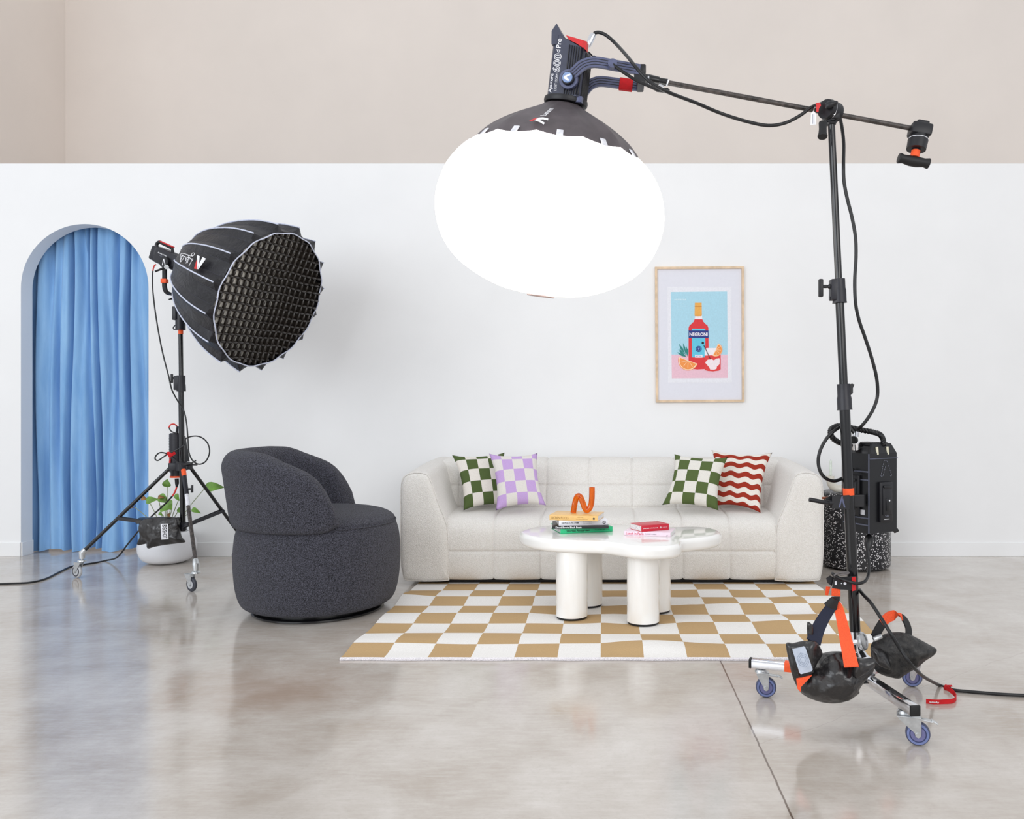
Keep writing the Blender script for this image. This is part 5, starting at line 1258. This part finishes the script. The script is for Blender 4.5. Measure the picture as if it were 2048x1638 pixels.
    o = [(1622, 226), (1626, 222.5), (1630, 224), (1632.5, 228), (1632, 249), (1621, 250)]
    MB().prism([at(x, y, 2.938) for x, y in o], [at(x, y, 2.940) for x, y in o]).build('tag_card', M['white_print'], t, 0)
    MB().tube([at(1627, 224, 2.939), at(1628, 218, 2.95), at(1630, 214, 2.97)], .0012, 6).build('tag_string', M['white_plastic'], t)
    for x_ in (1625.5, 1628): MB().box(at(x_, 238, 2.9377), (.0012, .0006, .034)).build('printed_line', M['grey_print'], t, 0)
right_cables()

# ================================================================== control box on the tall stand
def control_box():
    e = V((.877, .48, 0)).normalized(); b = V((-e.y, e.x, 0)); o = at(1738, 1068, 2.985)
    fr = frame(o, e, b, (0, 0, 1))
    root = thing('control_box', 'black angular control box with a rope handle hung on the tall stand', 'control box', frame=fr)
    hh = .288; W = .148; D = .14
    def oct_(z, i=0.0): return [V((x, y, z)) for x, y in ((.006 + i, i), (W - .006 - i, i), (W - i, .006 + i), (W - i, D - .006 - i), (W - .006 - i, D - i), (.006 + i, D - i), (i, D - .006 - i), (i, .006 + i))]
    mb = MB(fr); mb.loft([oct_(.0), oct_(hh)])
    mb.build('case', M['case'], root, 0)
    mb = MB(fr); ts = oct_(hh + .0002); t2 = [V((lerp(p.x, W / 2 + .02, .30) , lerp(p.y, D / 2, .22), hh + .036)) for p in ts]; mb.loft([ts, t2])
    for k in range(9): mb.box((.022 + .0115 * k, D * .5, hh + .034), (.004, D * .72, .010), .001)
    mb.build('cooling_fins', M['case'], root, 0)
    mb = MB(fr)
    mb.box((W * .5, -.001, hh - .018), (W - .006, .003, .003), .0006)
    for z in (hh - .065, hh - .095, .055, .03): mb.box((-.0015, D * .45, z), (.004, D * .86, .005), .001)
    mb.box((.001, .002, hh / 2), (.004, .004, hh), .001)
    mb.build('edge_rails', M['case_edge'], root, 0)
    # battery plates on both faces
    def plate(mf):
        m = MB(mf); m.box((0, 0, 0), (.062, .146, .012), .003); m.box((0, .004, .007), (.044, .10, .008), .003)
        pl = m.build('battery_plate', M['black_plastic'], root, 30)
        m = MB(mf); m.box((0, -.008, .0115), (.020, .045, .006), .002); m.build('battery_latch', M['case'], pl, 30)
        m = MB(mf); m.box((0, .055, .0105), (.040, .012, .006), .001); m.build('battery_stop', M['case'], pl, 30)
        m = MB(mf); m.cyl((.004, .006, .0145), (.004, .006, .0155), .003); m.build('contact', M['white_print'], pl)
        return pl
    plate(fr @ frame((W * .52, -.006, .112), (1, 0, 0), (0, 0, 1), (0, -1, 0)))
    plate(fr @ frame((-.006, D * .5, .135), (0, -1, 0), (0, 0, 1), (-1, 0, 0)))
    mb = MB(fr)
    for seg in (((.058, .205), (.074, .262), 7), ((.074, .262), (.088, .262), 2), ((.088, .262), (.115, .205), 7), ((.068, .205), (.084, .245), 4), ((.058, .205), (.068, .205), 1), ((.104, .205), (.115, .205), 1)):
        (x0, z0), (x1, z1), n = seg
        for k in range(n):
            a, c = (k + .15) / n, (k + .75) / n
            mb.tube([V((lerp(x0, x1, a), -.0012, lerp(z0, z1, a))), V((lerp(x0, x1, c), -.0012, lerp(z0, z1, c)))], .0009, 5)
    mb.build('dotted_emblem', M['grey_print'], root, 0)
    text('SB', .018, .007, fr @ frame((W * .52, -.0125, .062), (1, 0, 0), (0, 0, 1), (0, -1, 0)), M['grey_print'], root, 'lettering')
    MB(fr).box((W * .52, -.0125, .050), (.026, .0006, .002)).build('printed_line', M['white_print'], root, 0)
    MB(fr).box((-.0012, D * .30, .075), (.001, .045, .018)).build('label_sticker', M['white_plastic'], root, 0)
    for x in (.045, .098): MB(fr).cyl((x, .003, hh - .004), (x, .006, hh + .024), .0055, seg=14).build('brass_post', M['brass'], root)
    MB(fr).cyl((W - .012, .008, -.002), (W + .002, .003, .004), .007, seg=14).build('corner_foot', M['black_rubber'], root)
    # connectors on top and the rope handle
    MB().cyl(at(1712, 898, 3.04), at(1711, 886, 3.035), .016, seg=18).build('socket', M['chrome'], root); MB().cyl(at(1711, 873, 3.02), at(1712.5, 863, 3.02), .012, seg=18).build('socket', M['chrome'], root)
    MB().cyl(at(1709, 880, 3.01), at(1706, 880, 3.0), .014, seg=18).build('socket_cap', M['black_rubber'], root); MB().cyl(at(1717, 892, 3.05), at(1728, 891, 3.07), .013, .011, 18).build('socket_cap', M['black_rubber'], root)
    pts = cr([at(1730, 899, 3.10), at(1712, 894, 3.06), at(1692, 889, 3.03), at(1676, 884, 3.02), at(1664, 874, 3.01), at(1661, 862, 3.01), at(1667, 855, 3.015), at(1680, 851.5, 3.03), at(1700, 855, 3.05), at(1722, 860, 3.06), at(1745, 864, 3.06), at(1758, 868, 3.04), at(1765, 876, 3.04), at(1768, 890, 3.04)], 10)
    mb = MB()
    for ph in (0, 2 * PI / 3, 4 * PI / 3):
        st = []
        for i, p in enumerate(pts):
            T = (pts[min(i + 1, len(pts) - 1)] - pts[max(i - 1, 0)]).normalized(); u = T.cross(V((0, 1, 0))).normalized(); w_ = T.cross(u); a = i * .75 + ph
            st.append(p + (u * math.cos(a) + w_ * math.sin(a)) * .0058)
        mb.tube(st, .0052, 7)
    mb.build('rope_handle', M['cord'], root)
M['case'] = plain('case_black', (14, 15, 19), 0.35); M['case_edge'] = plain('case_edge_metal', (92, 96, 112), 0.35, 0.3)
control_box()

# ================================================================== sandbags on the tall stand
def bag_px(px, Y, nrm, tf, tb, wob=.010, K=9, puff=.5, n=6): return MB().inflate(cr([at(x, y, Y(x, y) if callable(Y) else Y) for x, y in px], n, True), nrm, tf, tb, K, wob, puff=puff)
def sandbags():
    vy = M['vinyl']; G = 'black sandbags weighing down the stands'
    g = at(1672, 1400, 2.80)
    t = thing('sandbag', 'black sandbag with orange and navy straps hanging at the front of the tall stand', 'sandbag', (g.x, g.y, g.z), G)
    body = [(1592, 1362), (1600, 1340), (1622, 1322), (1640, 1310), (1650, 1306), (1668, 1303), (1688, 1304), (1700, 1312), (1722, 1316), (1744, 1318), (1749, 1327), (1742, 1345), (1728, 1362), (1716, 1378), (1717, 1385), (1706, 1393), (1690, 1401), (1668, 1406), (1640, 1403), (1614, 1394), (1597, 1380)]
    bag_px(body, 2.775, (0, -1, .1), .075, .05, .014, 10).build('lower_pouch', vy, t, 60)
    pan = [(1572, 1288), (1586, 1286), (1604, 1282), (1612, 1282), (1622, 1281), (1632, 1283), (1638, 1290), (1645, 1308), (1636, 1324), (1626, 1345), (1612, 1362), (1597, 1376), (1593, 1372), (1584, 1350), (1578, 1325)]
    bag_px(pan, 2.715, V((-.25, -1, .1)), .030, .03, .006, 8).build('side_pouch', vy, t, 60)
    flap = [(1614, 1246), (1624, 1249), (1627, 1262), (1624, 1284), (1616, 1284)]
    bag_px(flap, 2.76, (0, -1, 0), .006, .006, .002, 4).build('flap', vy, t, 60)
    ear = [(1708, 1318), (1726, 1318), (1747, 1316), (1749, 1326), (1738, 1340), (1722, 1352), (1710, 1356), (1704, 1338)]
    bag_px(ear, 2.70, (0.2, -1, 0), .02, .02, .005, 6).build('corner_flap', vy, t, 60)
    LP = at(1606, 1320, 2.676); Ln = V((-.22, -1, .12)).normalized()
    def dec(px, name, mat, h=0.0, th=.004): return MB().plate([on_plane(x, y, LP + Ln * h, Ln) for x, y in px], Ln, th).build(name, mat, t, 0)
    dec([(1584.5, 1299), (1608, 1293.5), (1611, 1296), (1625.5, 1339), (1623, 1343), (1602, 1348.5), (1599, 1346)], 'label_patch', M['patch'], .004, .012)['label'] = 'pale grey reflective label'
    c = on_plane(1606, 1320, LP + Ln * .0044, Ln); u = V((0.35, 0, -1)); u = (u - Ln * u.dot(Ln)).normalized(); w_ = Ln.cross(u)
    mb = MB()
    for r in (.008, .013, .018): mb.tube([c + (u * math.cos(a) * 1.3 + w_ * math.sin(a)) * r for a in [2 * PI * k / 6 for k in range(6)]], .0007, 5, loop=True)
    mb.build('emblem', M['patch_line'], t, 0)
    dec([(1600, 1350), (1627, 1341), (1627.5, 1345), (1601, 1356)], 'label_hem', M['black_rubber'], .002, .008)
    dec([(1592.5, 1358.5), (1624, 1351), (1602, 1374), (1601.5, 1384), (1595, 1378)], 'webbing_tab', M['orange_web'], .010, .014)['label'] = 'orange webbing tab'
    P = [at(1671, 1204, 2.895), at(1664, 1212, 2.885), at(1650, 1232, 2.84), at(1636, 1258, 2.78), at(1627, 1284, 2.735)]
    MB().ribbon(cr(P, 5), V((1, 0, -.25)), [.030] * 3 + [.032 + .018 * k / 18 for k in range(18)], .004).build('hanging_strap', M['navy_web'], t, 20)['label'] = 'navy webbing strap'
    P = [at(1672, 1206, 2.890), at(1677, 1216, 2.88), at(1685, 1248, 2.82), at(1693, 1285, 2.74), at(1703, 1334, 2.665)]
    MB().ribbon(cr(P, 5), V((1, -.1, .1)), [.026 + .020 * k / 20 for k in range(21)], .004).build('hanging_strap', M['orange_web'], t, 20)['label'] = 'orange webbing strap'
    P = [at(1656, 1200, 2.885), at(1664, 1208, 2.878), at(1674, 1211, 2.878)]
    MB().ribbon(cr(P, 4), V((.3, 0, 1)), .036, .012).build('strap_loop', M['black_rubber'], t)
    # rear bag
    g = at(1800, 1350, 2.90)
    t = thing('sandbag', 'dusty black sandbag with an upright orange loop on the rear chrome leg', 'sandbag', (g.x, g.y, g.z), G)
    Yb = 2.90
    body = [(1742, 1292), (1748, 1282), (1760, 1274), (1776, 1266), (1795, 1264), (1815, 1267), (1838, 1278), (1858, 1289), (1872, 1299), (1862, 1312), (1845, 1325), (1826, 1338), (1808, 1350), (1797, 1357), (1782, 1355), (1765, 1350), (1752, 1342), (1745, 1325), (1742, 1305)]
    bag_px(body, Yb, (.1, -1, .15), .055, .05, .012, 10).build('main_pouch', M['dusty'], t, 60)
    fold = [(1742, 1296), (1752, 1296), (1768, 1304), (1778, 1318), (1782, 1338), (1772, 1337), (1758, 1330), (1748, 1318)]
    bag_px(fold, Yb - .05, (-.3, -1, 0), .022, .02, .006, 6).build('fold', vy, t, 60)
    P = cr([at(1748, 1276, 2.87), at(1760, 1254, 2.89), at(1772, 1238, 2.91), at(1786, 1231, 2.93), at(1800, 1232, 2.94), at(1811, 1242, 2.94), at(1817, 1258, 2.93), at(1817, 1272, 2.92)], 6)
    sd = [V((.75, .35, -.55)) if i < 20 else V((.75, .6, -.2)) for i in range(len(P))]
    MB().ribbon(P[8:27], sd[8:27], .036, .004).build('hanging_strap', M['orange_web'], t, 30)['label'] = 'faded orange webbing loop'
    MB().ribbon(P[:9], sd[:9], .036, .0045).build('hanging_strap', M['black_rubber'], t, 30)
    MB().ribbon(P[26:], sd[26:], .036, .0045).build('hanging_strap', M['black_rubber'], t, 30)
    MB().tube([P[1] + V((-.008, -.012, -.006)), P[2] + V((.016, -.012, 0))], .009, 12).build('buckle', M['zinc'], t)
M['patch'] = plain('label_grey', (182, 190, 204), 0.45, grain=0.06, gscale=30); M['patch_line'] = plain('label_line', (150, 160, 178), 0.5)
def dusty():
    t = NT('dusty_vinyl'); v = t.coords(); n = t.noise(v, 9, 5, 0.6, 0.8); n2 = t.noise(v, 50, 4, 0.65)
    t.set(color=t.ramp(n2, [(0.35, rgb((24, 24, 26))), (0.75, rgb((62, 60, 58)))]), rough=0.45, spec=0.4); t.bump(t.math('ADD', n, t.math('MULTIPLY', n2, .2)), 0.6, 0.025); return t.m
M['dusty'] = dusty()
sandbags()

# ================================================================== drum side table and holder
def drum():
    c = V((1.690, 5.545, 0))
    root = thing('drum_side_table', 'black drum side table with white speckles between the sofa and the control box', 'side table', c)
    t = NT('speckled_black'); v = t.coords()
    d = t.voronoi(v, 84, rnd=0.85)
    sz = t.math('ADD', t.math('MULTIPLY', t.noise(v, 40, 2), 0.3), 0.17)
    k = t.math('LESS_THAN', d, sz)
    t.set(color=t.mix(k, rgb((18, 18, 24)), rgb((226, 224, 226))), rough=0.35)
    mt = Matrix.Translation(c)
    MB().lathe([(.205, .012), (.222, .02), (.225, .04), (.225, .475), (.222, .492), (.212, .499), (.001, .5)], 64, mt).build('drum_body', t.m, root, 50)
    MB().lathe([(.19, .0006), (.19, .012), (.1, .012)], 48, mt).build('plinth', M['black_rubber'], root)
    g = NT('cream_glass'); n = g.noise(g.coords(), 12, 2); g.set(color=g.ramp(n, [(.3, rgb((226, 220, 206))), (.7, rgb((240, 236, 226)))]), rough=0.12, trans=0.25, spec=0.5)
    Y = 5.47; q = at(1680, 988, Y)
    h = thing('candle_holder', 'cream glazed U-shaped tube holder on the speckled drum table', 'candle holder', (q.x, Y, .5))
    r = .026; pts = [at(1660.5, 958, Y), at(1661, 966, Y), at(1665, 974.5, Y), at(1674, 979.5, Y), at(1685, 980, Y), at(1695, 975, Y), at(1700, 966, Y), at(1701, 950, Y), at(1701, 936, Y)]
    low = min(p.z for p in pts); 
    for p in pts: p.z += .5018 + r - low
    pts[0].z += .012
    MB().tube(cr(pts, 7), r, 24).build('bent_tube', g.m, h, 60)
    cz = pts[0].z
    cn = thing('taper_candle', 'pale thin taper candle standing in the cream U-shaped holder', 'candle', (at(1667.5, 958, Y).x, Y, cz))
    x0 = pts[0].x + .003
    MB().tube([V((x0, Y, cz + .0006)), V((x0, Y, cz + .10))], [.009, .0085], 16).build('wax', plain('pale_wax', (214, 222, 212), 0.5), cn)
    MB().tube([V((x0, Y, cz + .10)), V((x0, Y, cz + .108))], .001, 6).build('wick', M['black_rubber'], cn)
drum()

# ================================================================== framed poster
def poster():
    Yw = 5.9055; Yf = 5.884
    c = [at(1310, 533.5, Yf), at(1488, 532.5, Yf), at(1489, 804, Yf), at(1312, 805, Yf)]
    root = thing('framed_poster', 'framed cocktail bottle print in a thin light wood frame on the wall above the sofa', 'picture', (c[2] + c[3]) / 2)
    def ins(d): 
        o = [(1, -1), (-1, -1), (-1, 1), (1, 1)]
        return [p + V((a * d, 0, b * d)) for p, (a, b) in zip(c, o)]
    o, i = ins(0), ins(.0165); names = ['top', 'right', 'bottom', 'left']
    wood = plain('light_wood', (216, 190, 160), 0.5, grain=0.08, gscale=18)
    for k in range(4):
        f = [o[k], o[(k + 1) % 4], i[(k + 1) % 4], i[k]]
        MB().prism(f, [V((p.x, Yw, p.z)) for p in f]).build('frame_rail', wood, root, 0)
    ip = ins(.0167)
    MB().prism([V((p.x, Yf + .010, p.z)) for p in ip], [V((p.x, Yw - .0005, p.z)) for p in ip]).build('mount_board', plain('mount_white', (224, 224, 232), 0.8, grain=0.005), root, 0)
    Yp = Yf + .0092
    def flat(px, name, col, lv, mat=None):
        Yl = Yp - .0003 * lv
        return MB().prism([at(x, y, Yl) for x, y in px], [at(x, y, Yl + .00025) for x, y in px]).build(name, mat or pm(col), root, 0)
    cache = {}
    def pm(col):
        if col not in cache: cache[col] = plain('print_ink_%d' % len(cache), col, 0.7, grain=0.02, gscale=90)
        return cache[col]
    def Z(u, v): return (1330 + u / 8.19, 570 + v / 8.19)
    def ZZ(l): return [Z(*p) for p in l]
    flat(ZZ([(40, 30), (1090, 30), (1095, 1600), (50, 1600)]), 'print_sheet', (230, 230, 236), 0)
    flat(ZZ([(95, 115), (1018, 105), (1024, 1140), (107, 1140)]), 'print_sky', (170, 212, 228), 1)
    flat(ZZ([(107, 1140), (1024, 1140), (1030, 1525), (112, 1530)]), 'print_table', (232, 190, 204), 1)
    red = (218, 52, 58); cream = (250, 224, 190); org = (240, 148, 74); teal = (40, 130, 124); navy = (36, 52, 128); sky = (96, 196, 222); white = (238, 232, 238)
    bottle = cr([V((u, v, 0)) for u, v in ((490, 545), (610, 545))], 1) 
    R = [(485, 560), (612, 560), (628, 600), (660, 635), (698, 665), (710, 705), (714, 1000), (714, 1200), (700, 1360), (640, 1378), (530, 1384), (440, 1375), (390, 1350), (385, 1200), (386, 900), (386, 700), (400, 665), (440, 630), (470, 600)]
    flat(ZZ(R), 'print_bottle', red, 2)
    flat(ZZ([(492, 505), (605, 505), (612, 560), (485, 560)]), 'print_neck', white, 2)
    flat(ZZ([(490, 290), (600, 290), (604, 500), (592, 512), (494, 512), (484, 500)]), 'print_cap', (232, 170, 82), 3)
    for v in (345, 490): flat(ZZ([(486, v), (603, v), (603, v + 12), (486, v + 12)]), 'print_cap_line', (205, 132, 52), 4)
    flat(ZZ([(440, 715), (658, 715), (660, 1185), (442, 1185)]), 'print_label', sky, 3)
    flat(ZZ([(386, 745), (712, 745), (714, 868), (386, 868)]), 'print_band', navy, 4)
    tf = frame(at(*Z(549, 808), Yp - .0003 * 5), (1, 0, 0), (0, 0, 1), (0, -1, 0))
    text('NEGRONI', 298 / 8.19 * 5.89 / F, 58 / 8.19 * 5.89 / F, tf, pm(white), root, 'print_title', .03)
    def disk(u, v, r, name, col, lv, n=28, ru=None): return flat(ZZ([(u + (ru or r) * math.cos(2 * PI * k / n), v + r * math.sin(2 * PI * k / n)) for k in range(n)]), name, col, lv)
    disk(552, 1048, 50, 'print_seal', navy, 4); disk(552, 1048, 36, 'print_seal_ring', sky, 5); disk(552, 1048, 31, 'print_seal_core', navy, 6)
    flat(ZZ([(540, 1030), (566, 1030), (566, 1050), (552, 1070), (540, 1050)]), 'print_shield', (120, 150, 210), 7)
    flat(ZZ([(492, 1145), (614, 1145), (614, 1190), (492, 1190)]), 'print_tag', white, 4)
    tf = frame(at(*Z(553, 1167), Yp - .0003 * 5), (1, 0, 0), (0, 0, 1), (0, -1, 0))
    text('BITTER', 92 / 8.19 * 5.89 / F, 16 / 8.19 * 5.89 / F, tf, pm((110, 120, 190)), root, 'print_small_text', .01)
    def slice_(c0, a0, a1, R_, nm, lv):
        def pie(r, x): return ZZ([(c0[0] + x[0], c0[1] + x[1])] + [(c0[0] + x[0] + r * math.cos(lerp(a0, a1, k / 18)), c0[1] + x[1] + r * math.sin(lerp(a0, a1, k / 18))) for k in range(19)])
        am = (a0 + a1) / 2
        flat(pie(R_, (0, 0)), nm + '_rind', (240, 140, 70), lv); flat(pie(R_ * .95, (0, 0)), nm + '_pith', cream, lv + 1); flat(pie(R_ * .84, (8 * math.cos(am), 8 * math.sin(am))), nm + '_flesh', org, lv + 2)
        for k in range(1, 5):
            a = lerp(a0, a1, k / 5); q = (c0[0] + 12 * math.cos(a), c0[1] + 12 * math.sin(a)); e = (c0[0] + R_ * .78 * math.cos(a), c0[1] + R_ * .78 * math.sin(a)); n_ = (-math.sin(a) * 2.5, math.cos(a) * 2.5)
            flat(ZZ([(q[0] + n_[0], q[1] + n_[1]), (e[0] + n_[0], e[1] + n_[1]), (e[0] - n_[0], e[1] - n_[1]), (q[0] - n_[0], q[1] - n_[1])]), nm + '_line', cream, lv + 3)
    G_ = [(650, 1045), (690, 1035), (880, 1032), (912, 1040), (912, 1380), (880, 1402), (790, 1416), (700, 1408), (650, 1390)]
    flat(ZZ([(650, 1045), (700, 1032), (900, 1032), (912, 1045), (912, 1158), (650, 1158)]), 'print_glass', white, 5)
    flat(ZZ([(650, 1156), (912, 1145), (912, 1380), (880, 1402), (790, 1416), (700, 1408), (650, 1390)]), 'print_drink', (222, 62, 62), 5.4)
    flat(ZZ([(655, 1270), (700, 1222), (770, 1215), (800, 1235), (840, 1205), (890, 1198), (900, 1240), (892, 1300), (850, 1335), (845, 1370), (810, 1388), (740, 1385), (725, 1350), (690, 1310)]), 'print_ice', (240, 226, 230), 6)
    slice_((830, 1060), math.radians(-70), math.radians(118), 112, 'print_orange', 7)
    slice_((380, 1235), math.radians(20), math.radians(202), 165, 'print_wedge', 5)
    flat(ZZ([(628, 985), (638, 980), (748, 1212), (738, 1214)]), 'print_stirrer', (40, 34, 40), 11)
    disk(619, 948, 20, 'print_stirrer_ball', (34, 28, 34), 11)
    for li, (a, b) in enumerate((((360, 1185), (210, 1120)), ((355, 1180), (215, 1060)), ((340, 1150), (225, 960)), ((345, 1130), (295, 950)), ((330, 1160), (230, 1040)), ((368, 1180), (350, 1000)), ((350, 1160), (320, 1010)), ((372, 1150), (372, 1030)), ((330, 1175), (200, 1100)))):
        d_ = (b[0] - a[0], b[1] - a[1]); n_ = (-d_[1] * .09, d_[0] * .09); m_ = (a[0] + d_[0] * .55, a[1] + d_[1] * .55)
        flat(ZZ([a, (m_[0] + n_[0], m_[1] + n_[1]), b, (m_[0] - n_[0], m_[1] - n_[1])]), 'print_leaf', teal, 3.4 + .1 * li)
    tf = frame(at(*Z(250, 240), Yp - .0003 * 2), (1, 0, 0), (0, 0, 1), (0, -1, 0))
    text('NEGRONI', 190 / 8.19 * 5.89 / F, 26 / 8.19 * 5.89 / F, tf, pm((222, 236, 242)), root, 'print_small_text', .01)
    for v, w_ in ((305, 60), (345, 90), (400, 40)): flat(ZZ([(190, v), (190 + 2 * w_, v), (190 + 2 * w_, v + 4), (190, v + 4)]), 'print_small_text', (196, 222, 232), 2)
poster()
# ================================================================== daylight
w = bpy.data.worlds.new('daylight'); S.world = w; w.use_nodes = True
wn = w.node_tree.nodes; wl = w.node_tree.links
bg = wn['Background']; bg.inputs['Strength'].default_value = 0.87
tcw = wn.new('ShaderNodeTexCoord'); sx = wn.new('ShaderNodeSeparateXYZ'); wl.new(tcw.outputs['Generated'], sx.inputs[0])
rp = wn.new('ShaderNodeValToRGB'); wl.new(sx.outputs[2], rp.inputs[0])
e = rp.color_ramp.elements
e[0].position = 0.0; e[0].color = (0.86, 0.89, 0.95, 1); e[1].position = 1.0; e[1].color = (0.97, 0.98, 1.0, 1)
wl.new(rp.outputs[0], bg.inputs['Color'])
def area(name, loc, to, sx_, sy_, power, col):
    l = bpy.data.lights.new(name, 'AREA'); l.shape = 'RECTANGLE'; l.size = sx_; l.size_y = sy_; l.energy = power; l.color = col
    o = bpy.data.objects.new(name, l); COL.objects.link(o); o.location = loc
    o.rotation_euler = (V(to) - V(loc)).to_track_quat('-Z', 'Y').to_euler(); return o
area('window_daylight', (-5.5, -2.2, 3.0), (0.3, 5.0, 0.9), 6.0, 4.0, 250, (0.90, 0.95, 1.0))
area('window_daylight', (3.5, -3.2, 3.2), (0.0, 5.5, 1.2), 5.0, 3.0, 150, (1.0, 0.985, 0.96))
S.view_settings.view_transform = 'Standard'; S.view_settings.look = 'None'; S.view_settings.gamma = 1.0; S.view_settings.exposure = 0.0
S.view_settings.use_curve_mapping = False
